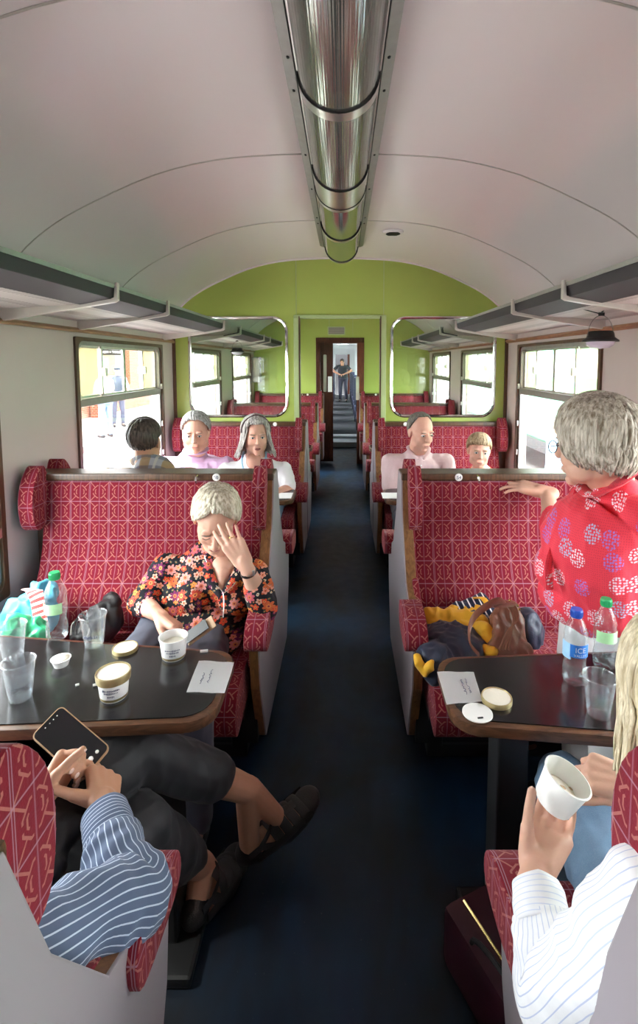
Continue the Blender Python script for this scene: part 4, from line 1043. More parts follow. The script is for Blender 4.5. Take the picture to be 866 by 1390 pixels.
# open V neck with its turned-back collar
vb = A(300, 812, 1.845)
n1, n2 = A(276, 752, 1.965), A(330, 762, 1.955)
b = new(); tube(b, [n1, n1.lerp(vb, .5)+V((-.006, -.012, 0)), vb], [(.016, .006), (.021, .007), (.010, .005)], 8, side=(1, 0, 0)); tube(b, [n2, n2.lerp(vb, .5)+V((.006, -.012, 0)), vb], [(.016, .006), (.021, .007), (.010, .005)], 8, side=(1, 0, 0)); obj('collar', b, M['floral'], e, True)
b = new()
tri = [A(282, 760, 1.925), A(324, 766, 1.92), A(302, 806, 1.853)]
ell(b, A(302, 768, 1.955), (.046, .040, .040)); cap(b, A(302, 778, 1.925), A(301, 798, 1.885), .030, .010)
remesh('neckline_skin', b, M['skin'], e, vox=.005, smooth=2)
w = J['wrr']; f_ = (J['elr']-J['wrr']).normalized()
b = new(); p0 = w+f_*.028; a_ = f_.orthogonal().normalized(); c_ = f_.cross(a_)
P = [p0+(a_*math.cos(t)+c_*math.sin(t))*.0285 for t in [2*PI*i/20 for i in range(21)]]
tube(b, P, [(.0065, .002)]*21, 8, side=f_, cap=False); st = obj('watch_strap', b, M['dark'], e, True)
b = new(); pc = p0+V((.014, -.026, .006)); obox(b, pc, V((.011, .004, 0)), V((.002, -.004, 0)), V((.0, 0, .010)), .002); obj('watch_face', b, M['alu'], st)
b = new(); k = V(J['wrr'])+V((-.42, .10, .9)).normalized()*.112+V((-.004, 0, 0)); P = [k+V((.0098*math.cos(t), .0098*math.sin(t), .002*math.cos(t))) for t in [2*PI*i/14 for i in range(15)]]; tube(b, P, .0014, 6, cap=False); obj('ring', b, M['brass'], e, True)
b = new(); P = [V(p) for p in smoothpts([n1+V((.01, -.02, 0)), A(290, 790, 1.89), A(303, 806, 1.80), A(303, 838, 1.765)], 6)]; tube(b, P, .0016, 6); obj('neck_cord', b, M['alu'], e, True)
b = new(); P = [V(p) for p in smoothpts([n2+V((-.01, -.02, 0)), A(320, 790, 1.88), A(303, 806, 1.80)], 6)]; tube(b, P, .0016, 6); obj('neck_cord', b, M['alu'], e, True)
# the phone wallet on her lap
b = new(); obox(b, A(272, 856, 1.70), V((.045, .010, .030)), V((-.012, .014, .012)), V((.0, -.004, .003)), .002)
ph = obj('phone_wallet', b, M['tan']); tag(ph, "tan phone wallet under the hand of the woman in the floral blouse", 'phone')
b = new(); obox(b, A(266, 857, 1.69), V((.036, .008, .024)), V((-.010, .012, .010)), V((.0, -.002, .0015)), .001); obj('screen', b, M['dark'], ph)

# ---- man seen from behind in a plaid shirt, back of the left bench
H = headm(A(197, 600, 2.72), 180, 4, 0, 1.0)
J = seated((-1.02, 2.44, .55), .10, 1, .42, mid=A(205, 640, 2.66))
J['nb'] = A(199, 626, 2.70)
e, b_, t_ = person('person', 'man with dark hair and plaid shirt, seen from behind beyond the left bench', (-1.02, 2.5, 0), J, 'plaid', 'trk', 'skintan', w=1.08, fat=1.1)
hair(e, H, M['h_dark'], lambda p: 62 if p < 45 else 88 if p < 105 else 120, n=200, lock=.0045, seed=8, swirl=.15)
b = new(); P = [V(p) for p in smoothpts([A(178, 628, 2.74), A(186, 624, 2.66), A(200, 622, 2.635), A(214, 625, 2.67), A(220, 630, 2.74)], 5)]; tube(b, P, [(.006, .020)]*len(P), 8, side=(0, 1, 0)); obj('collar', b, M['plaid'], e, True)

# ---- man in a lilac polo shirt
H = headm(A(266, 588, 3.42), 8, 12, 0, 1.08)
J = seated((-1.02, 3.86, .55), .22, -1, .44, mid=A(264, 624, 3.55))
J['nb'] = A(266, 608, 3.52)
for k, s in (('l', -1), ('r', 1)):
    J['el'+k] = J['sh'+k]+V((s*.05, -.08, -.26)); J['wr'+k] = V((-1.02+s*.08, 3.30, .79)); J['hand'+k] = dict(f=(-s*.8, -.55, 0), n=(0, 0, -1), sgn=s)
e, b_, t_ = person('person', 'heavy-set man with grey hair in a lilac polo shirt, nearest the left window', (-1.02, 3.80, 0), J, 'lilac', 'trk', 'skinpink', w=1.25, fat=1.22, sleeve=.75)
face(e, H, eyes='open')
hair(e, H, M['h_grey'], lambda p: 56 if p < 30 else 56+(p-30)*.7 if p < 80 else 95 if p < 110 else 118, n=220, lock=.0055, seed=11, swirl=.7, lift=.02)
b = new(); c0 = V(J['nb'])
P = [c0+V((.074*math.cos(t), -.005+.066*math.sin(t), -.012+.018*math.sin(t))) for t in [2*PI*i/20 for i in range(21)]]; tube(b, P, [(.010, .016)]*21, 8, side=(0, 0, 1), cap=False); obj('collar', b, M['lilac'], e, True)

# ---- woman with long grey hair in a white top
H = headm(A(347, 592, 3.38), 18, 6, 0, 1.03)
J = seated((-.60, 3.86, .55), .22, -1, .40, mid=A(346, 631, 3.52))
J['nb'] = A(347, 612, 3.49)
J['elr'] = A(392, 664, 3.42); J['wrr'] = A(366, 676, 3.22); J['handr'] = dict(f=(-.8, -.5, 0), n=(0, 0, -1), sgn=1)
J['ell'] = J['shl']+V((-.03, -.08, -.24)); J['wrl'] = V((-.68, 3.25, .79)); J['handl'] = dict(f=(.8, -.5, 0), n=(0, 0, -1), sgn=-1)
J['extra'] = [(A(330, 668, 3.42), (.08, .07, .07)), (A(362, 668, 3.42), (.08, .07, .07))]
e, b_, t_ = person('person', 'woman with long grey hair, hairband and white short-sleeved top, mouth open talking', (-.60, 3.80, 0), J, 'whitetop', 'denim', 'skinpink', w=1.15, fat=1.08, sleeve=.85, topname='top')
face(e, H, mouth='open')
hair(e, H, M['h_salt'], lambda p: 60 if p < 40 else 78 if p < 60 else 100, lambda p: .015 if p < 35 else 0 if p < 48 else .15, n=300, lock=.0058, seed=21, swirl=.25, lift=.07, inward=-.28, wave=.004)
b = new(); P = [H @ V((.094*math.sin(t), -.022+.03*math.cos(t)*0, .040+.100*math.cos(t))) for t in [math.radians(a) for a in range(-95, 96, 10)]]; tube(b, P, .0042*1.03, 8); obj('hairband', b, M['maroon'], e, True)
b = new(); c0 = V(J['nb']); ell(b, c0+V((0, -.075, -.055)), (.055, .040, .060)); remesh('neckline_skin', b, M['skinpink'], e, vox=.006, smooth=1)
for s in (-1, 1):
    b = new(); P = [V(p) for p in smoothpts([c0+V((s*.075, -.03, .0)), c0+V((s*.078, -.095, -.06)), c0+V((s*.050, -.135, -.14)), c0+V((s*.03, -.15, -.22))], 4)]
    tube(b, P, [(.008, .004)]*len(P), 8, side=(1, 0, 0)); obj('embroidered_edge', b, M['ltblue'], e, True)

# ---- man in the pale pink shirt
H = headm(A(571, 587, 3.42), 24, 14, 0, 1.04)
J = seated((.56, 3.86, .55), .2, -1, .40, mid=A(567, 620, 3.58))
J['nb'] = A(568, 607, 3.55)
J['ell'] = A(530, 668, 3.50); J['wrl'] = A(545, 684, 3.30); J['handl'] = dict(f=(.8, -.5, 0), n=(0, 0, -1), sgn=-1)
J['wrr'] = V((.66, 3.30, .79)); J['handr'] = dict(f=(-.8, -.5, 0), n=(0, 0, -1), sgn=1)
e, b_, t_ = person('person', 'balding man in a pale pink short-sleeved shirt looking down, right of the aisle', (.56, 3.80, 0), J, 'pinkshirt', 'bluegrey', 'skinpink', w=1.12, fat=1.0, sleeve=.82, nose=1.15)
face(e, H)
hair(e, H, M['h_brown'], lambda p: 36 if p < 50 else 36+(p-50)*1.35 if p < 95 else 96 if p < 115 else 118, n=170, lock=.0032, seed=31, swirl=.1, r=(.0775, .0965, .0885))
c0 = V(J['nb'])
for s in (-1, 1):
    b = new(); P = [V(p) for p in smoothpts([c0+V((s*.01, .07, .01)), c0+V((s*.068, .02, .0)), c0+V((s*.058, -.055, -.025)), c0+V((s*.018, -.095, -.065))], 4)]; tube(b, P, [(.005, .015)]*len(P), 8, side=(0, 0, 1)); obj('collar', b, M['pinkshirt'], e, True)
b = new(); tube(b, [c0+V((0, -.10, -.05)), c0+V((0, -.150, -.14)), c0+V((0, -.155, -.30))], [(.013, .003)]*3, 6, side=(1, 0, 0)); obj('button_placket', b, M['pinkshirt'], e, True)
for k in range(3):
    b = new(); ell(b, c0+V((0, -.142-.010*k, -.10-.07*k)), (.005, .003, .005), seg=8); obj('button', b, M['white'], e, True)

# ---- boy in orange
H = headm(A(650, 613, 3.36), -6, 4, 4, .92)
J = seated((1.0, 3.80, .50), .30, -1, .27, sc=.78, mid=A(652, 648, 3.46), thigh=.42)
J['nb'] = A(651, 634, 3.43)
e, b_, t_ = person('person', 'young boy with light brown fringe and orange t-shirt, nearest the right window', (1.0, 3.76, 0), J, 'orange', 'bluegrey', 'skinpink', w=.72, fat=1.04, sleeve=.8, child=True, nose=.85, topname='tshirt')
face(e, H, brow=M['h_boy'], child=True)
hair(e, H, M['h_boy'], lambda p: 82 if p < 45 else 84 if p < 75 else 96 if p < 110 else 118, n=230, lock=.0050, seed=41, swirl=.35, lift=.02)

# ---- standing woman in the red blouse
H = headm(A(806, 606, 1.54), -140, 8, 0, 1.10)
hip = V((.86, 1.62, .84))
J = dict(pel=hip, bel=A(815, 806, 1.58), chs=A(800, 735, 1.56), shl=A(872, 700, 1.42), shr=A(800, 680, 1.70), nb=A(828, 650, 1.56))
J['elr'] = A(752, 716, 1.93); J['wrr'] = A(742, 668, 2.10)
J['handr'] = dict(f=(-.80, .45, .12), n=(0, .25, -1), sgn=-1, curl=(8, 16, 14), spread=.30, thumb=(.35, .9, .35), tcurl=6, sc=1.18)
J['ell'] = A(906, 830, 1.44); J['wrl'] = J['ell']+V((.02, .16, -.12)); J['handl'] = dict(f=(0, .6, -.8), n=(-1, 0, 0), sgn=1)
for k, (hx, hy) in (('l', (.88, 1.53)), ('r', (.86, 1.70))):
    J['hip'+k] = V((hx, hy, .80)); J['kn'+k] = V((hx-.02, hy, .46)); J['an'+k] = V((hx, hy, .09)); J['toe'+k] = J['an'+k]+V((-.15, .03, -.045))
J['extra'] = [(A(764, 770, 1.60), (.085, .10, .085)), (A(806, 808, 1.60), (.165, .18, .11)), (A(842, 814, 1.58), (.16, .19, .11)), (A(838, 672, 1.52), (.07, .07, .06))]; J['slr'] = 1.3
e, body, top = person('person', 'standing woman with silver bob, glasses and coral red printed blouse, leaning on the right bench', (.87, 1.62, 0), J, 'redbl', 'whitecl', 'skin', vox=.0050, w=.98, topname='blouse', wr=.007, sleeve=1.55, fat=1.1)
face(e, H)
hair(e, H, M['h_bob'], lambda p: 66 if p < 40 else 86 if p < 55 else 102, lambda p: 0 if p < 40 else .05 if p < 60 else .060, n=640, lock=.0046, seed=52, swirl=.4, lift=.10, inward=.45, r=(.092, .106, .098), wave=.003)
b = new()
for s in (-1, 1):
    P = [H @ V((s*.072, -.085, .010)), H @ V((s*.080, -.02, .012)), H @ V((s*.080, .02, .002))]; tube(b, P, .0017, 6)
    ring_ = [H @ V((s*.034+.024*math.cos(t), -.100, .004+.018*math.sin(t))) for t in [2*PI*i/16 for i in range(17)]]; tube(b, ring_, .0018, 6, cap=False)
tube(b, [H @ V((-.010, -.102, .006)), H @ V((.010, -.102, .006))], .0017, 6)
obj('glasses', b, M['lens'], e, True)
b = new(); P = [V(p) for p in smoothpts([A(786, 655, 1.62), A(776, 690, 1.60), A(757, 730, 1.56), A(745, 765, 1.52), A(746, 800, 1.50)], 4)]
tube(b, P, [(.016, .007)]*len(P), 8, side=(.8, .5, 0)); obj('frilled_placket', b, M['redbl'], e, True)
b = new(); P = [V(p) for p in smoothpts([A(786, 656, 1.62), A(800, 672, 1.50), A(830, 662, 1.44), A(858, 640, 1.50), A(850, 632, 1.64)], 4)]
tube(b, P, [(.008, .022)]*len(P), 8, side=(0, .2, 1)); obj('collar', b, M['redbl'], e, True)

# ---- people far away: corridor, platform
def stander(x, y, z, hgt, yaw, top, trou, hairmat, label, bend=0, capm=None, sleeve=.6, fwd=None):
    k = hgt/1.75; R = Matrix.Translation((x, y, z)) @ Matrix.Rotation(math.radians(yaw), 4, 'Z') @ Matrix.Scale(k, 4)
    L = lambda *p: R @ V(p)
    H = headm(L(0, -.03-bend*.9, 1.62-bend*.35), yaw, 8+bend*90, 0, k)
    J = dict(H=H, pel=L(0, 0, .95), bel=L(0, -.02-bend*.2, 1.10), chs=L(0, -.02-bend*.45, 1.28-bend*.1), shl=L(-.19, -bend*.75, 1.43-bend*.22), shr=L(.19, -bend*.75, 1.43-bend*.22), nb=L(0, -.01-bend*.8, 1.50-bend*.25))
    for q, s in (('l', -1), ('r', 1)):
        J['el'+q] = L(s*(.26 if not bend else .36), -.05-bend*.8, 1.14 if not bend else 1.20); J['wr'+q] = L(s*.10 if bend else s*.24, -.18-bend*.9, .95 if not bend else 1.08)
        J['hand'+q] = dict(f=tuple((R.to_3x3() @ V((-s*.8, -.4, -.2) if bend else (0, -.3, -1))).normalized()), n=tuple((R.to_3x3() @ V((-s*.3, 0, -1) if bend else (-s, 0, 0))).normalized()), sgn=s)
        J['hip'+q] = L(s*.09, 0, .90); J['kn'+q] = L(s*.11, -.02, .48); J['an'+q] = L(s*.12, .02, .09); J['toe'+q] = L(s*.14, -.13, .045)
    e, b_, t_ = person('person', label, (x, y, z), J, top, trou, 'skintan', vox=.011, sleeve=sleeve, topname='shirt')
    hair(e, H, M[hairmat], lambda p: 56 if p < 40 else 95 if p < 110 else 118, n=60, lock=.007, seed=5)
    face(e, H); return e, H, J, R
stander(.02, 19.6, .08, 1.72, -8, 'greyt', 'bluegrey', 'h_dark', 'man in a dark t-shirt leaning between blue seats far down the train', bend=.28)
e, H, J, R = stander(-6.5, 14.9, -.29, 1.74, 35, 'whitetop', 'bluegrey', 'h_grey', 'railwayman in peaked cap, white shirt and navy waistcoat on the platform', sleeve=.9)
b = new(); lathe(b, [(0, .125), (.085, .125), (.105, .11), (.100, .09), (.092, .085), (.092, .055)], n=20, M=H); ell(b, (0, -.10, .058), (.06, .045, .006), H); obj('peaked_cap', b, M['navy'], e, True)
b = new(); torso(b, J['pel']+V((0, 0, .04)), J['bel'], J['chs'], J['shl'].lerp(J['shr'], .2), J['shr'].lerp(J['shl'], .2), J['nb']-V((0, 0, .06)), .024, 1); remesh('waistcoat', b, M['navy'], e, vox=.012, smooth=2)
stander(-5.9, 12.8, -.29, 1.70, -120, 'whitetop', 'denim', 'h_brown', 'person in blue jeans walking along the platform outside the left window')
stander(2.9, 6.9, -.95, 1.78, 90, 'ltblue', 'denim', 'h_brown', 'person in pale blue standing outside the right window')
def AZ(px, py, z):
    """point at height z seen at photo pixel (px,py)"""
    u = (px-466)/FP; v = (553-py)/FP; c, s = math.cos(TH), math.sin(TH)
    t = (z-CZ)/(-s+v*c); return V((CX+t*u, t*(c+v*s), z))
def sleeve_tube(name, pts, rad, mat, par, n=40, k=14, amp=.004, seed=1, fold=70):
    P = [V(p) for p in smoothpts(pts, k)]; R = [r[0] for r in smoothpts([(r,) for r in rad], k)]
    b = new(); tube(b, P, R, n, uv=True)
    me = bpy.data.meshes.new(name); b.to_mesh(me); b.free()
    vn = [V(q.vector) for q in me.vertex_normals]; out = []
    for i, v in enumerate(me.vertices):
        ri = i//n; ph = 2*PI*(i % n)/n
        q = V((v.co.x*16+seed, v.co.y*16, v.co.z*16))
        d = amp*(1.3-3*abs(noise.noise(q)))+amp*.22*math.sin(ri*.8+2.3*math.sin(ph+seed))
        out.extend(v.co+vn[i]*d)
    me.vertices.foreach_set('co', out); me.update()
    return link(name, me, mat, par, True)
def sandal(par, heel, toe, up, mat=None, wd=.046):
    """closed walking sandal round a bare foot; heel/toe on the sole line"""
    heel, toe = V(heel), V(toe); f = (toe-heel).normalized(); up = V(up); up = (up-f*up.dot(f)).normalized(); s = f.cross(up)
    L = (toe-heel).length
    T = lambda a, b_, c_: heel+f*(a*L)+s*(b_*wd)+up*c_
    out = []
    for i in range(28):
        t = 2*PI*i/28; x = .5+.55*math.cos(t); wv = (.78 if x < .45 else 1.0)*(1-.25*max(0, x-.75)); out.append((x, math.sin(t)*wv))
    b = new(); lo = [b.verts.new(T(x*.98+.01, y*.93, -.022+.012*max(0, x-.8)*5*.4)) for x, y in out]; mi = [b.verts.new(T(x, y, -.006)) for x, y in out]; hi = [b.verts.new(T(x, y*.97, .008)) for x, y in out]
    for A_, B_ in ((lo, mi), (mi, hi)):
        for i in range(28): b.faces.new((A_[i], A_[(i+1) % 28], B_[(i+1) % 28], B_[i]))
    b.faces.new(lo[::-1]); b.faces.new(hi); so = obj('sole', b, M['sole'], par, True)
    b = new(); R3 = Matrix((s, f, up)).transposed().to_4x4()
    def el(c, r):
        m = R3.copy(); m.translation = c; ell(b, (0, 0, 0), r, m, 18)
    el(T(.88, 0, .016), (wd*.90, .048, .036)); remesh('toe_cap', b, M['sandal'], par, vox=.004, smooth=2); b = new(); el(T(.05, 0, .026), (wd*.78, .046, .042)); remesh('heel_cap', b, M['sandal'], par, vox=.004, smooth=2)
    for a, h0, rr, wx in ((.76, .044, .015, 1.0), (.63, .054, .0145, .97), (.50, .066, .0145, .92), (.37, .078, .015, .86)):
        b = new(); P = [T(a+.05*math.cos(t), wx*math.cos(t), .006+h0*math.sin(t)**.8) for t in [PI*i/14 for i in range(15)]]
        tube(b, P, [(rr, .0035)]*15, 8, side=f); obj('instep_strap', b, M['sandal'], par, True)
    b = new(); P = [T(.74-.30*q, .1*math.sin(q*3), .052+.026*q) for q in [i/6 for i in range(7)]]; tube(b, P, [(.014, .004)]*7, 8, side=s); obj('centre_strap', b, M['sandal'], par, True)
    b = new(); P = [T(.16+.30*math.sin(t/2), .72*math.cos(t)*(1 if True else 1), .060+.024*math.sin(t/2)) for t in [PI*i/14 for i in range(15)]]
    P = [T(.20+.26*math.sin(PI*i/14), .80*math.cos(PI*i/14), .055+.030*math.sin(PI*i/14)) for i in range(15)]
    tube(b, P, [(.010, .0035)]*15, 8, side=up); obj('ankle_strap', b, M['sandal'], par, True)
    b = new()
    for q in (-1, 1):
        tube(b, [T(.02, q*.72, .045), T(.2, q*.84, .052), T(.32, q*.90, .020), T(.45, q*.95, .008)], [(.015, .0035)]*4, 6, side=up)
        tube(b, [T(.08, q*.85, .016), T(.5, q*1.0, .016), T(.9, q*.92, .018)], [(.015, .004)]*3, 6, side=up)
    obj('side_straps', b, M['sandal'], par, True)
def nails(par, tips, sc=1.0):
    for p, d, nn in tips:
        b = new(); m = Matrix((d.cross(nn), d, -nn)).transposed().to_4x4(); m.translation = p-nn*.0058*sc-d*.002
        ell(b, (0, 0, 0), (.0052*sc, .0065*sc, .0022), m, 10); obj('fingernail', b, M['nail'], par, True)

# ---- near left: man in the striped shirt with the phone
e = empty('person', (-.80, .60, 0), 'man in blue striped shirt, black trousers and sandals, legs crossed, holding a phone', 'person')
sh_r, el_r, wr_r = V((-.56, .46, .93)), A(170, 1226, .79), A(141, 1098, .955)
sh_l, el_l, wr_l = V((-.94, .52, .97)), V((-.98, .78, .70)), A(50, 1098, .96)
tips = []
b = new()
hand(b, wr_r, (A(141, 1030, 1.075)-wr_r), (-.62, .50, -.45), 1, curls=[(14, 28, 18), (22, 30, 20), (30, 34, 22), (36, 36, 22)], thumb=(.35, .95, .25), tcurl=16, sc=1.0, tips=tips, spread=.06)
hand(b, wr_l, (.22, .85, .40), (.90, -.15, .05), -1, curl=(70, 75, 50), thumb=(.75, .55, .55), tcurl=22, sc=.98, tips=tips)
arm(b, sh_r.lerp(el_r, .45)+V((0, 0, -.03)), el_r, wr_r, (.026, .028, .034, .026)); arm(b, sh_l, el_l, wr_l, (.036, .036, .036, .026))
HN = headm((-.76, .56, 1.20), 180, 22)
headshape(b, HN); cap(b, HN @ V((0, .008, -.055)), (-.76, .52, 1.03), .054, .062)
torso(b, (-.78, .56, .52), (-.78, .52, .68), (-.76, .50, .85), V((-.92, .49, .93)), V((-.60, .47, .92)), V((-.76, .52, 1.04)), -.035, .90)
kU, aU = V((-.50, 1.20, .628)), V((-.255, 1.405, .335))     # upper leg, knee and ankle
kL, aL = V((-.455, 1.10, .50)), V((-.385, 1.375, .125))
heU, toU = A(338, 1163, 1.455), A(428, 1082, 1.56)
heL, toL = AZ(262, 1253, .035), AZ(326, 1163, .035)
for hp, kn, an, he, to in ((V((-.86, .62, .53)), kU, aU, heU, toU), (V((-.70, .62, .52)), kL, aL, heL, toL)):
    cap(b, hp, kn, .075, .052); cap(b, kn, kn.lerp(an, .4), .050, .053); cap(b, kn.lerp(an, .4), an, .053, .036)
    up = (kn-an).normalized(); f_ = (to-he).normalized(); q = he+up*.035
    cap(b, an, he.lerp(to, .10)+up*.030, .037, .030); cap(b, an-up*.01, he.lerp(to, .55)+up*.030, .036, .028); cap(b, he.lerp(to, .10)+up*.028, he.lerp(to, .55)+up*.024, .028, .030); cap(b, he.lerp(to, .55)+up*.024, he.lerp(to, .88)+up*.018, .034, .022)
remesh('body', b, M['skintan'], e, vox=.0038, smooth=2)
nails(e, tips)
for he, to, kn, an in ((heU, toU, kU, aU), (heL, toL, kL, aL)): sandal(e, he, to, (kn-an).normalized() if he is heU else V((0, 0, 1)))
# trousers
b = new(); cap(b, (-.86, .58, .54), (-.70, .58, .53), .115, .115)
cap(b, (-.86, .62, .55), kU, .10, .078); cap(b, kU, kU.lerp(aU, .55), .076, .064); cap(b, kU.lerp(aU, .55), kU.lerp(aU, .66), .064, .062)
cap(b, (-.70, .62, .54), kL, .10, .078); cap(b, kL, kL.lerp(aL, .55), .074, .062); cap(b, kL.lerp(aL, .55), kL.lerp(aL, .70), .062, .058)
remesh('trousers', b, M['trk'], e, vox=.006, smooth=3, wr=.009, wsc=9, seed=5)
# shirt: body, sleeves with stripes running along them, cuffs with stripes across
b = new(); tube(b, [V(p) for p in smoothpts([(-.78, .56, .46), (-.78, .56, .56), (-.78, .53, .68), (-.76, .50, .85), (-.76, .50, .95), (-.76, .51, 1.03), (-.76, .52, 1.08)], 4)], [tuple(r) for r in smoothpts([(.175, .15), (.19, .155), (.185, .15), (.195, .14), (.185, .11), (.12, .085), (.070, .068)], 4)], 48, side=(1, 0, 0), uv=True)
obj('shirt', b, M['strblue'], e, True, False)
fw = (wr_r-el_r)
sleeve_tube('sleeve', [sh_r+V((-.05, -.01, .01)), sh_r, sh_r.lerp(el_r, .5)+V((-.005, -.01, -.03)), sh_r.lerp(el_r, .88), el_r+V((.008, .012, -.004)), el_r.lerp(wr_r, .28), el_r.lerp(wr_r, .62)], [.062, .064, .060, .058, .058, .055, .047], M['strblue'], e, amp=.006, seed=3)
sleeve_tube('sleeve', [sh_l+V((.05, -.01, .01)), sh_l, sh_l.lerp(el_l, .5), el_l, el_l.lerp(wr_l, .5), el_l.lerp(wr_l, .72)], [.068, .072, .066, .060, .050, .044], M['strblue'], e, amp=.005, seed=6)
sleeve_tube('cuff', [el_r.lerp(wr_r, .58), el_r.lerp(wr_r, .75), el_r.lerp(wr_r, .93)], [.046, .045, .042], M['strcuff'], e, amp=.002, seed=9, k=8)
sleeve_tube('cuff', [el_l.lerp(wr_l, .70), el_l.lerp(wr_l, .84), el_l.lerp(wr_l, .95)], [.042, .040, .038], M['strcuff'], e, amp=.002, seed=2, k=8)
b = new(); P = [V((-.76, .52, 1.075))+V((.075*math.cos(t), .070*math.sin(t), .006*math.sin(t))) for t in [2*PI*i/20 for i in range(21)]]; tube(b, P, [(.008, .022)]*21, 8, side=(0, 0, 1), cap=False, uv=True); obj('collar', b, M['strblue'], e, True)
face(e, HN); hair(e, HN, M['h_grey'], lambda p: 50 if p < 45 else 92 if p < 110 else 118, n=90, lock=.006, seed=3)
# the phone
p1, p2, p3, p4 = A(78, 969, 1.12), A(145, 1015, 1.075), A(110, 1056, 1.03), A(54, 994, 1.08)
cc = (p1+p2+p3+p4)/4; ax = (p2+p3-p1-p4).normalized()*.078; ay = (p4+p3-p1-p2); ay = (ay-ax.normalized()*ay.dot(ax.normalized())).normalized()*.037; az = ax.cross(ay).normalized()
if az.dot(V((CX, 0, CZ))-cc) < 0: az = -az
ph = empty('smartphone', cc, 'black smartphone in a pale case held by the man in the striped shirt', 'phone')
def slab(k, z0, z1, rr, bev):
    b = new(); la, lb = ax.length*k, ay.length*(1-(1-k)*2 if k < 1 else k+.02); prism(b, rrect(-la, la, -lb, lb, rr), 'z', z0, z1, bev)
    m = Matrix((ax.normalized(), ay.normalized(), az if ax.cross(ay).dot(az) > 0 else az)).transposed().to_4x4(); m.translation = cc; b.transform(m); return b
obj('case', slab(1.02, -.006, .0035, .012, .002), M['tan'], ph, True)
sc_ = obj('screen', slab(.985, .002, .0048, .010, .0008), M['phone'], ph)
b = new()
for u_, v_, r_ in ((.80, 0, .0055), (.80, .45, .0038), (.80, -.45, .0038), (.62, .2, .0016)): ell(b, cc+ax*u_+ay*v_+az*.0048, r_, seg=10)
obj('screen_buttons', b, M['white'], sc_, True)
b = new(); 
for k, v_ in enumerate((-.5, -.25, 0, .3)): ell(b, cc-ax*.86+ay*v_+az*.0048, .0013, seg=8)
obj('screen_icons', b, M['white'], sc_, True)
# dark bag with a white drawstring in his lap
t = empty('lap_bag', (-.62, .86, .60), 'black cloth bag with a white drawstring in the lap of the man with the phone', 'bag')
b = new(); ell(b, (-.62, .86, .645), (.13, .14, .035)); ell(b, (-.58, .96, .655), (.09, .09, .035)); remesh('bag_cloth', b, M['fabblack'], t, vox=.006, smooth=3, wr=.010, wsc=14)
b = new(); tube(b, [V(p) for p in smoothpts([(-.60, .88, .69), (-.56, .92, .705), (-.54, .90, .70), (-.57, .87, .70), (-.52, .84, .69), (-.50, .80, .675)], 6)], .0022, 6); obj('drawstring', b, M['white'], t, True)

# ---- near right: blonde woman in white striped shirt and jeans, eating ice cream
e = empty('person', (.68, .60, 0), 'blonde woman in white striped shirt and jeans eating from a paper tub, right foreground', 'person')
sh_l, el_l, wr_l = V((.40, .56, .92)), V((.335, .665, .665)), V((.348, .800, .716))
sh_r, el_r, wr_r = V((.76, .56, .93)), V((.86, .80, .72)), A(866, 1066, .93)
tips = []; b = new()
hand(b, wr_l, (.60, .72, .22), (-.15, -.18, .95), -1, curls=[(0, 32, 30), (4, 34, 30), (8, 36, 30), (12, 38, 30)], thumb=(.45, .10, .95), tcurl=12, sc=1.0, tips=tips, spread=.05)
hand(b, wr_r, (-.92, .22, .12), (-.1, .5, -.85), 1, curls=[(30, 45, 30), (38, 50, 30), (48, 55, 30), (52, 55, 30)], thumb=(.9, .35, .3), tcurl=18, sc=.95, tips=tips, spread=.04)
arm(b, sh_l, el_l, wr_l, (.042, .036, .031, .024)); arm(b, sh_r, el_r, wr_r, (.042, .036, .031, .024))
HW = headm((.500, .66, 1.105), 170, 24)
headshape(b, HW); cap(b, HW @ V((0, .008, -.055)), (.57, .60, .97), .046, .055)
torso(b, (.66, .54, .52), (.64, .55, .66), (.61, .56, .80), sh_l, sh_r, V((.57, .59, .98)), -.01, .92)
for hx, kx in ((.58, .585), (.76, .80)):
    leg(b, V((hx, .62, .53)), V((kx, 1.20, .515)), V((kx, 1.22, .10)), V((kx, 1.37, .045)))
remesh('body', b, M['skin'], e, vox=.0038, smooth=2)
nails(e, tips)
b = new(); cap(b, (.58, .58, .54), (.76, .58, .54), .12, .12)
for hx, kx in ((.58, .590), (.76, .80)):
    cap(b, (hx, .62, .55), (kx, 1.20, .515), .108, .080); cap(b, (kx, 1.20, .515), (kx, 1.22, .16), .078, .060)
remesh('jeans', b, M['denim'], e, vox=.006, smooth=3, wr=.011, wsc=8, seed=2)
for kx in (.585, .80):
    b = new(); cap(b, (kx, 1.20, .055), (kx, 1.37, .045), .042, .038); cap(b, (kx, 1.22, .09), (kx, 1.20, .05), .042, .04); remesh('shoe', b, M['white'], e, vox=.007)
b = new(); tube(b, [V(p) for p in smoothpts([(.66, .56, .50), (.655, .56, .60), (.63, .57, .70), (.61, .57, .82), (.59, .57, .90), (.58, .58, .96), (.575, .59, 1.0)], 4)], [tuple(r) for r in smoothpts([(.19, .16), (.18, .16), (.175, .155), (.18, .15), (.175, .12), (.115, .085), (.065, .06)], 4)], 48, side=(1, 0, 0), uv=True)
obj('shirt', b, M['strwhite'], e, True, False)
sleeve_tube('sleeve', [sh_l+V((.05, 0, .01)), sh_l, sh_l.lerp(el_l, .5), el_l, el_l.lerp(wr_l, .35), el_l.lerp(wr_l, .60)], [.062, .066, .060, .056, .052, .044], M['strwhite'], e, amp=.0035, seed=5)
sleeve_tube('sleeve', [sh_r+V((-.05, 0, .01)), sh_r, sh_r.lerp(el_r, .5), el_r, el_r.lerp(wr_r, .5), el_r.lerp(wr_r, .75)], [.062, .066, .060, .056, .050, .042], M['strwhite'], e, amp=.005, seed=8)
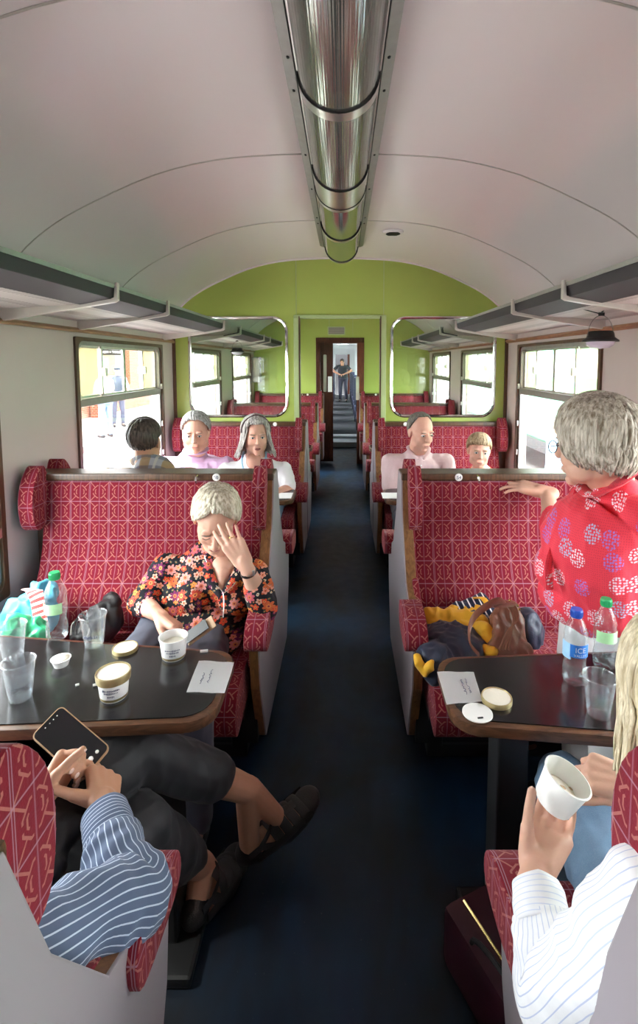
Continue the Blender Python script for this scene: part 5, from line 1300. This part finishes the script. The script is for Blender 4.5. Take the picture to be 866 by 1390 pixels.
sleeve_tube('cuff', [el_l.lerp(wr_l, .55), el_l.lerp(wr_l, .75), el_l.lerp(wr_l, .93)], [.043, .042, .038], M['strwcuff'], e, amp=.002, seed=4, k=8)
sleeve_tube('cuff', [el_r.lerp(wr_r, .72), el_r.lerp(wr_r, .84), el_r.lerp(wr_r, .95)], [.038, .037, .034], M['strwcuff'], e, amp=.002, seed=4, k=8)
face(e, HW)
hair(e, HW, M['h_blonde'], lambda p: 60 if p < 45 else 90 if p < 65 else 104, lambda p: 0 if p < 45 else .13, n=380, lock=.0042, seed=61, swirl=.2, lift=.05, inward=-.12, wave=.006)
cp = V((.420, .874, .806)); axv = V((.38, -.12, .91)).normalized(); R = V((0, 0, 1)).rotation_difference(axv).to_matrix().to_4x4(); R.translation = cp
t = empty('ice_cream_tub', cp-axv*.03, 'white paper ice cream tub held in the hand of the blonde woman', 'ice cream tub', 'white paper ice cream tubs')
b = new(); lathe(b, [(0, -.030), (.0325, -.030), (.0335, -.028), (.0405, .026), (.0425, .027), (.0430, .030), (.0405, .031), (.0390, .026), (.0325, -.024), (0, -.024)], n=40, M=R); obj('tub', b, M['white'], t, True)
b = new(); lathe(b, [(0, .004), (.018, .003), (.034, -.004), (.0355, -.010)], n=32, M=R); obj('ice_cream', b, M['ice'], t, True)
b = new(); q = cp+axv*.005; tube(b, [q, A(783, 1072, .90), A(795, 1062, .92)], [(.005, .0012), (.003, .0012), (.004, .0012)], 6, side=(0, 1, 0)); tag(obj('wooden_spoon', b, M['tan'], None, True), 'small flat wooden spoon dipped into the held ice cream tub', 'spoon')
# ------------------------------------------------------------------ things on the tables
def bottle(p, h, capm, label, kind):
    t = empty('water_bottle', p, label, 'bottle', 'plastic water bottles'); k = h/.215
    pr = [(0, .004), (.020, .0), (.027, .004), (.031, .014), (.0315, .030), (.0305, .034), (.0315, .038), (.0305, .050), (.029, .058), (.0275, .066), (.029, .076), (.0318, .088), (.0322, .118), (.031, .128), (.0318, .136), (.030, .150), (.024, .168), (.0165, .184), (.0135, .190), (.0135, .196)]
    b = new(); lathe(b, [(r*k, z*k) for r, z in pr], p, 32); obj('bottle', b, M['pet'], t, True)
    b = new(); lathe(b, [(r*k*.93, z*k+.001) for r, z in pr[:9]]+[(0, .058*k)], p, 28); obj('water', b, M['water'], t, True)
    b = new(); lathe(b, [(.0148*k, .190*k), (.0155*k, .191*k), (.0155*k, .209*k), (.0145*k, .2125*k), (0, .213*k)], p, 28, close=False); c_ = obj('cap', b, capm, t, True)
    b = new()
    for i in range(24):
        a = 2*PI*i/24; box(b, -.0006, .0006, -.0006, .0006, .193*k, .207*k)
        for v in b.verts[-8:] if False else list(b.verts)[-8:]: v.co += V((p[0]+.0157*k*math.cos(a), p[1]+.0157*k*math.sin(a), p[2]))
    obj('cap_ribs', b, capm, c_)
    def patch(a0, a1, z0, z1, mat, nm, rr=.0330):
        b = new(); G_ = [[b.verts.new((p[0]+rr*k*math.cos(math.radians(a)), p[1]+rr*k*math.sin(math.radians(a)), p[2]+z*k)) for a in [a0+(a1-a0)*i/12 for i in range(13)]] for z in (z0, z1)]
        for i in range(12): b.faces.new((G_[0][i], G_[0][i+1], G_[1][i+1], G_[1][i]))
        return obj(nm, b, mat, t, True)
    if kind == 'blue':
        patch(160, 226, .080, .125, M['ltblue'], 'label', .0328); lb = patch(222, 318, .088, .124, M['blue'], 'label', .0330)
        for s_, z, sz, a in (('ICE', .109, .0205, 270), ('VALLEY', .0945, .0105, 270)):
            ar = math.radians(a); Mx = Matrix.Translation((p[0]+.0345*k*math.cos(ar), p[1]+.0345*k*math.sin(ar), p[2]+z*k)) @ Matrix.Rotation(ar+PI/2, 4, 'Z') @ Matrix.Rotation(PI/2, 4, 'X')
            o = text('lettering', s_, sz*k, Mx, M['white'], t, ext=.0003)
            for v in o.data.vertices: # wrap the letters round the bottle
                w_ = v.co+V(t.location); d = w_-V((p[0], p[1], w_.z)); tang = V((-math.sin(ar), math.cos(ar), 0)); s__ = d.dot(tang); a2 = ar+s__/(.0335*k); rr = .0334*k
                v.co = V((p[0]+rr*math.cos(a2), p[1]+rr*math.sin(a2), w_.z))-V(t.location)
    else: patch(200, 330, .088, .122, M['grlab'], 'label')
    return t
bottle(AZ(78, 866, TZ), .212, M['capg'], 'clear plastic bottle with green cap on the left table', 'green')
bottle(AZ(779, 926, TZ), .205, M['capb'], 'blue-capped water bottle with blue label on the right table', 'blue')
bottle(AZ(819, 905, TZ), .200, M['capg'], 'green-capped water bottle beside the blue-capped one on the right table', 'green')
def cup(p, h, label, water=.35, tilt=0, r=.037):
    t = empty('plastic_cup', p, label, 'cup', 'clear plastic cups')
    pr = [(0, .001), (r*.68, .001), (r*.70, .003), (r*.99, h-.004), (r*1.05, h-.002), (r*1.06, h), (r*1.02, h+.001), (r*.965, h-.004), (r*.67, .005), (0, .005)]
    b = new(); lathe(b, pr, p, 36); obj('cup', b, M['cup'], t, True)
    b = new(); RG = [p+V((r*1.04*math.cos(2*PI*i/32), r*1.04*math.sin(2*PI*i/32), h-.001)) for i in range(33)]; tube(b, RG, .0015, 6, cap=False); obj('rim', b, M['cup'], t, True)
    if water:
        hw = h*water; b = new(); lathe(b, [(0, .006), (r*.66, .006), (r*(.68+.29*water), hw), (0, hw)], p, 32); obj('water', b, M['water'], t, True)
    return t
c1 = cup(AZ(128, 876, TZ), .098, 'clear plastic cup with dark print beside the bottle on the left table', .3)
b = new()
for k in range(7): box(b, -.002, .002, -.0004, .0004, 0, .006+.003*(k % 2)); [setattr(v, 'co', v.co+V((AZ(128, 876, TZ).x+.0295*math.cos(math.radians(240+k*12)), AZ(128, 876, TZ).y-.0003+.0295*math.sin(math.radians(240+k*12)), TZ+.035))) for v in list(b.verts)[-8:]]
obj('printed_mark', b, M['ink'], c1)
cup(AZ(28, 948, TZ), .100, 'clear plastic cup nearest the camera at the left edge of the left table', .45)
cup(AZ(18, 892, TZ), .098, 'clear plastic cup behind another at the left edge of the left table', 0)
cup(AZ(812, 970, TZ), .098, 'clear plastic cup half full of water on the right table', .45)
def scribble(par, c, ux, uy, rows, mat, seed=1, w=.0007):
    rnd = random.Random(seed); b = new()
    for (u0, u1, v) in rows:
        n = max(6, int(abs(u1-u0)/.0022)); P = []
        for i in range(n+1):
            s_ = i/n; P.append(c+ux*(u0+(u1-u0)*s_)+uy*(v+rnd.uniform(-.0032, .0032))+V((0, 0, .0012)))
        tube(b, P, w, 4)
    return obj('handwriting', b, mat, par, True)
def sheet(pix, label, rows, seed=1, cat='paper', curl=.0):
    C4 = [AZ(x, y, TZ+.0008) for x, y in pix]; c = sum(C4, V())/4
    t = empty('paper_note', c, label, cat, 'white paper notes on the tables')
    b = new(); N = 6; g_ = [[b.verts.new(C4[0].lerp(C4[1], i/N).lerp(C4[3].lerp(C4[2], i/N), j/N)+V((0, 0, .0004+.002*abs(math.sin(i*.9+j*.5))*(1 if i in (0, N) or j in (0, N) else .2)))) for i in range(N+1)] for j in range(N+1)]
    for j in range(N):
        for i in range(N): b.faces.new((g_[j][i], g_[j][i+1], g_[j+1][i+1], g_[j+1][i]))
    bmesh.ops.solidify(b, geom=list(b.faces), thickness=.0004); obj('sheet', b, M['paper'], t, True)
    if rows:
        uy = (C4[3]-C4[0]).normalized(); ux = (C4[1]-C4[0]).normalized(); scribble(t, c+V((0, 0, .001)), -uy, ux, rows, M['ink'], seed)
    return t
s1 = sheet([(270, 897), (318, 900), (305, 942), (253, 940)], 'white paper with handwriting at the rounded corner of the left table', [(-.035, .012, -.022), (-.030, .030, -.004)], 3)
s2 = sheet([(593, 912), (643, 913), (655, 953), (606, 957)], 'white paper with handwriting beside the tub lid on the right table', [(-.032, .030, .010), (-.025, .034, .022)], 5)
def lid(p, r, h, label, gold=True, slot=False):
    t = empty('tub_lid', p, label, 'lid', 'ice cream tub lids')
    b = new(); lathe(b, [(0, h*.75), (r*.90, h*.75), (r*.93, h), (r*.98, h), (r, h*.8), (r*1.0, 0), (0, 0)], p, 40); obj('rim', b, M['gold'] if gold else M['white'], t, True)
    b = new(); lathe(b, [(r*.91, h*.7), (r*.90, h*.86), (0, h*.88)], p, 40); obj('card_disc', b, M['ice'] if gold else M['white'], t, True)
    if slot: b = new(); obox(b, p+V((.002, -r*.55, h*.95)), V((.007, .001, 0)), V((0, .0025, 0)), V((0, 0, .001)), .0008); obj('slot', b, M['dark'], t)
    return t
lid(AZ(170, 882, TZ), .036, .010, 'gold-rimmed cardboard lid lying behind the tub on the left table')
lid(AZ(674, 951, TZ), .038, .012, 'gold-rimmed cream lid on the right table')
lid(AZ(648, 968, TZ), .036, .0025, 'flat white card disc with a dark slot on the right table', False, True)
def tub(p, label, goldrim, seed):
    t = empty('ice_cream_tub', p, label, 'ice cream tub', 'white paper ice cream tubs')
    b = new(); lathe(b, [(0, .002), (.0295, .002), (.030, 0), (.0325, .003), (.0385, .058), (.0405, .059), (.0408, .062), (.0385, .0625), (.037, .058), (.0305, .008), (0, .008)], p, 40); obj('tub', b, M['white'], t, True)
    b = new(); lathe(b, [(0, .046), (.02, .045), (.0355, .040)], p, 32); obj('ice_cream', b, M['ice'], t, True)
    b = new(); lathe(b, [(.0328, .004), (.0336, .0105)], p, 40); bmesh.ops.solidify(b, geom=list(b.faces), thickness=.0006); obj('gold_band', b, M['gold'], t, True)
    if goldrim:
        b = new(); lathe(b, [(.0385, .048), (.0412, .048), (.0425, .064), (.0415, .068), (.0395, .068), (.0385, .064), (0, .064)], p, 40); obj('gold_lid', b, M['gold'], t, True)
        b = new(); lathe(b, [(.0388, .0645), (.038, .0655), (0, .066)], p, 40); obj('lid_disc', b, M['ice'], t, True)
    rnd = random.Random(seed); b = new()
    for row, (z, n_) in enumerate(((.036, 12), (.029, 10), (.020, 5))):
        for i in range(n_):
            a = math.radians(285+(i-n_/2)*5.5); rr = .0327+.006*z/.058+.0009; q = p+V((rr*math.cos(a), rr*math.sin(a), z)); dz = rnd.uniform(.0008, .0026)
            obox(b, q, V((-math.sin(a), math.cos(a), 0))*.0011, V((math.cos(a), math.sin(a), 0))*.0003, V((0, 0, dz)))
    obj('printed_label', b, M['ink'], t); return t
tub(AZ(155, 945, TZ), 'paper tub with gold rim nearest the edge of the left table', True, 2)
tub(AZ(236, 891, TZ), 'open white paper tub without lid in front of the woman in the floral blouse', False, 4)
p = AZ(83, 903, TZ); t = empty('small_pot', p, 'small white pot with a domed top beside the bottle on the left table', 'pot')
b = new(); lathe(b, [(0, 0), (.018, 0), (.025, .020), (.0265, .021), (0, .021)], p, 28); obj('pot', b, M['white'], t, True)
b = new(); ell(b, p+V((0, 0, .020)), (.024, .024, .008)); ell(b, p+V((.006, .004, .024)), (.014, .012, .007)); remesh('cream_filling', b, M['ice'], t, vox=.003, smooth=2)
for px, py, s_ in ((105, 931, .004), (129, 931, .005), (277, 885, .011)):
    b = new(); q = AZ(px, py, TZ); obox(b, q+V((0, 0, .003)), V((s_, .002, 0)), V((-.001, s_*.4, 0)), V((0, 0, .0025)), .001)
    tag(obj('paper_scrap', b, M['crumb']), {105: 'tiny white scrap left of the gold-rimmed tub on the left table', 129: 'small white scrap just behind the gold-rimmed tub', 277: 'long white scrap behind the handwritten note on the left table'}[px], 'scrap')
p = AZ(872, 905, TZ); t = empty('paper_cup', p, 'white paper cup with a green mark, cut by the right edge of the photo', 'cup')
b = new(); lathe(b, [(0, 0), (.022, 0), (.023, .002), (.032, .058), (.034, .060), (.031, .060), (.022, .004), (0, .004)], p, 28); obj('cup', b, M['white'], t, True)
b = new(); ell(b, p+V((-.026, -.014, .036)), (.006, .006, .008)); obj('green_mark', b, M['capg'], t, True)
for px, D, lb in ((385, 3.22, 'left'), (530, 3.22, 'right')):
    x = A(px, 685, D).x; b = new(); box(b, x-.055, x+.055, D-.07, D+.07, TZ, TZ+.0012)
    tag(obj('paper_note', b, M['paper']), 'blank white paper on the far table %s of the aisle' % lb, 'paper')
b = new(); p = V((.40, 5.06, TZ)); lathe(b, [(0, 0), (.03, 0), (.042, .085), (.044, .087), (.040, .085), (.028, .004), (0, .004)], p, 20); tag(obj('paper_cup', b, M['white'], None, True), 'white cup on the table beyond the partition, right of the aisle', 'cup')

# ------------------------------------------------------------------ bags and coats on the benches
def pile(name, parts, par, vox=.006, wr=.012, wsc=11, seed=0):
    for k, (nm, mat, els) in enumerate(parts):
        b = new()
        for q in els:
            if len(q) == 2: ell(b, q[0], q[1])
            else: cap(b, q[0], q[1], q[2], q[3])
        remesh(nm, b, M[mat], par, vox=vox, smooth=3, wr=wr, wsc=wsc, seed=seed+k)
t = empty('tote_bag', A(40, 850, 1.92), 'turquoise cloth bag with red and white striped strap on the left bench by the window', 'bag')
pile('b', [('bag_body', 'turq', [(A(42, 835, 1.92), (.095, .09, .085)), (A(56, 810, 1.95), (.06, .06, .06)), (A(22, 858, 1.90), (.07, .08, .08))])], t, wr=.022, wsc=12)
b = new(); P = [V(q) for q in smoothpts([A(38, 800, 1.93), A(48, 805, 1.86), A(53, 830, 1.83), A(57, 856, 1.80), A(62, 880, 1.77)], 5)]; tube(b, P, [(.025, .005)]*len(P), 8, side=(1, 0, 0), uv=True); obj('striped_strap', b, M['strred'], t, True)
t = empty('carrier_bag', A(42, 875, 1.74), 'crumpled green carrier bag behind the cups on the left bench', 'bag')
pile('b', [('crumpled_plastic', 'grbag', [(A(42, 868, 1.74), (.055, .06, .055)), (A(22, 858, 1.72), (.05, .05, .06)), (A(48, 852, 1.76), (.03, .03, .03))])], t, wr=.020, wsc=16)
t = empty('handbag', A(135, 850, 1.95), 'soft black handbag with cords on the left bench behind the plastic cup', 'bag')
pile('b', [('bag_body', 'fabblack', [(A(142, 842, 1.95), (.065, .07, .075)), (A(120, 858, 1.92), (.07, .07, .045)), (A(148, 818, 1.97), (.04, .05, .03))])], t, wr=.014, wsc=14)
for k in range(3):
    b = new(); P = [V(q) for q in smoothpts([A(96+4*k, 862, 1.84), A(99+3*k, 846-3*k, 1.86), A(112, 842-4*k, 1.86), A(122, 852, 1.86), A(116+3*k, 868, 1.82)], 5)]; tube(b, P, .003, 6); obj('cord_handle', b, M['aludull' if k == 0 else 'dark'], t, True)
t = empty('coat', A(630, 880, 1.82), 'navy and yellow waterproof coat heaped on the right bench', 'coat')
pile('c', [('navy_cloth', 'navy', [(A(612, 878, 1.78), (.13, .12, .075)), (A(590, 895, 1.68), (.06, .06, .06)), (A(655, 870, 1.88), (.13, .10, .08)), (A(632, 850, 1.92), (.11, .08, .06)), (A(716, 858, 1.98), (.055, .08, .09)), (A(590, 908, 1.66), (.035, .04, .05))]),
  ('yellow_lining', 'yellow', [(A(584, 836, 1.90), A(650, 842, 1.88), .030, .034), (A(590, 848, 1.87), A(640, 852, 1.84), .024, .020), (A(655, 858, 1.80), A(668, 880, 1.76), .034, .03), (A(600, 832, 1.93), A(645, 828, 1.95), .02, .03), (A(700, 850, 1.90), A(708, 872, 1.86), .018, .018), (A(640, 882, 1.73), A(668, 884, 1.72), .016, .016)]),
  ('yellow_hem', 'yellow', [(A(567, 893, 1.645), A(576, 917, 1.625), .013, .012), (A(577, 917, 1.62), A(588, 897, 1.62), .010, .012)])], t, wr=.012, wsc=15)
t = empty('striped_scarf', A(636, 826, 1.98), 'navy and white striped cloth lying on top of the yellow coat', 'scarf')
pile('s', [('striped_cloth', 'scarf', [(A(618, 830, 1.94), A(655, 818, 1.99), .030, .036), (A(655, 820, 1.98), A(668, 838, 1.93), .034, .03)])], t, wr=.008, wsc=14, vox=.005)
b = new(); P = [V(q) for q in smoothpts([A(643, 812, 1.97), A(655, 812, 1.95), A(663, 822, 1.92)], 5)]; tube(b, P, [(.012, .004)]*len(P), 8, side=(1, 0, 0)); obj('yellow_band', b, M['yellow'], t, True)
t = empty('leather_handbag', A(685, 880, 1.78), 'slouchy brown leather handbag leaning on the coat on the right bench', 'handbag')
pile('h', [('bag_body', 'leather', [(A(684, 832, 1.84), A(680, 880, 1.76), .040, .062), (A(692, 828, 1.86), A(698, 878, 1.80), .035, .055), (A(702, 884, 1.76), (.05, .045, .04))])], t, wr=.012, wsc=13, seed=2)
b = new(); P = [V(q) for q in smoothpts([A(690, 824, 1.80), A(680, 815, 1.76), A(662, 822, 1.70), A(645, 836, 1.66), A(637, 855, 1.64), A(639, 875, 1.64), A(650, 888, 1.64)], 6)]; tube(b, P, [(.013, .0035)]*len(P), 8, side=(0, 1, .3)); obj('handle', b, M['leather'], t, True)
b = new(); P = [V(q) for q in smoothpts([A(668, 822, 1.72), A(680, 822, 1.74), A(700, 820, 1.80)], 6)]; tube(b, P, [(.010, .003)]*len(P), 8, side=(0, 1, .3)); obj('strap', b, M['leather'], t, True)
for k in range(4):
    b = new(); P = [V(q) for q in smoothpts([A(690+k*3, 822, 1.78), A(697+2*k, 838, 1.76), A(694-k*2, 860, 1.73), A(690-k*4, 882, 1.70)], 5)]; tube(b, P, [(.0045, .002)]*len(P), 6, side=(1, 0, 0)); obj('tassel_cord', b, M['brown'], t, True)
for px, py in ((669, 822), (692, 815), (703, 822), (705, 827)):
    b = new(); ell(b, A(px, py, 1.735), .0045, seg=10); obj('stud', b, M['brass'], t, True)
# on the floor
t = empty('travel_bag', (.47, 1.02, 0), 'dark maroon bag with brass zip on the floor beneath the right table', 'bag')
d_ = V((.40, -.90, 0)).normalized(); s_ = V((.90, .40, 0)).normalized(); c_ = V((.47, 1.02, .085))
b = new(); obox(b, c_, d_*.27, s_*.085, V((0, 0, .085)), .025); obj('bag_body', b, M['maroon'], t, True)
b = new(); tube(b, [c_-d_*.25-s_*.03+V((0, 0, .087)), c_+d_*.25-s_*.03+V((0, 0, .087))], [(.004, .002)]*2, 6); obj('zip', b, M['brass'], t)
b = new(); P = [c_+d_*(.16*math.cos(q))-s_*.075+V((0, 0, .09+.05*math.sin(q))) for q in [PI*i/10 for i in range(11)]]; tube(b, P, .006, 8); obj('handle', b, M['fabblack'], t, True)
p = AZ(709, 1010, .02); t = empty('leather_shoe', p, 'navy and tan leather shoe on the floor in the shadow under the right bench', 'shoe')
b = new(); cap(b, p+V((-.10, 0, .03)), p+V((.04, -.01, .03)), .030, .034); cap(b, p+V((-.10, 0, .03)), p+V((-.09, 0, .055)), .030, .028); remesh('upper', b, M['navy'], t, vox=.005)
b = new(); P = [p+V((.0+.055*math.cos(q), .045*math.sin(q)-.01, .028)) for q in [PI*(1.0+1.1*i/14) for i in range(15)]]; tube(b, P, [(.010, .006)]*15, 8, side=(0, 0, 1)); obj('tan_band', b, M['brown'], t, True)

# ------------------------------------------------------------------ lanterns hung from the racks
def lantern(p, label, strap):
    t = empty('hanging_lantern', p, label, 'lantern', 'dark hanging lanterns')
    b = new(); lathe(b, [(.0, .030), (.045, .030), (.052, .024), (.056, .004), (.074, -.010), (.074, -.016), (.0, -.016)], p, 28); obj('cap', b, M['black'], t, True)
    b = new(); lathe(b, [(.058, -.016), (.054, -.030), (.036, -.042), (0, -.046)], p, 28); obj('bowl', b, M['lamp_bowl'], t, True)
    b = new(); P = [p+V((.055*math.cos(q), 0, .012+.085*math.sin(q))) for q in [PI*i/14 for i in range(15)]]; tube(b, P, .0018, 6); obj('wire_bail', b, M['aludull'], t, True)
    b = new(); box(b, p.x-.012, p.x+.012, p.y-.006, p.y+.006, p.z+.095, p.z+.110, .003); P = [p+V((.0+.010*math.sin(q), 0, .126-.014*math.cos(q))) for q in [0+4.6*i/12 for i in range(13)]]; tube(b, P, .0028, 6); obj('hook', b, M['black'], t, True)
    if strap: b = new(); tube(b, [p+V((0, 0, .102)), p+V((-.16, .02, .150))], .0022, 6); obj('strap', b, M['black'], t, True)
lantern(A(815, 459, 2.25)+V((0, 0, 0)), 'dark hanging lantern with pale bowl under the right luggage rack', True)
lantern(A(322, 476, 5.4), 'dark lantern hanging beyond the left glass panel of the partition', False)
b = new(); pz_ = A(347, 490, 7.7); box(b, -1.34, -1.22, 7.70, 7.86, 1.28, 1.66, .015); tag(obj('wall_box', b, M['aludull']), 'grey metal box in the far left corner beyond the partition glass', 'box')
# outside, by the right window
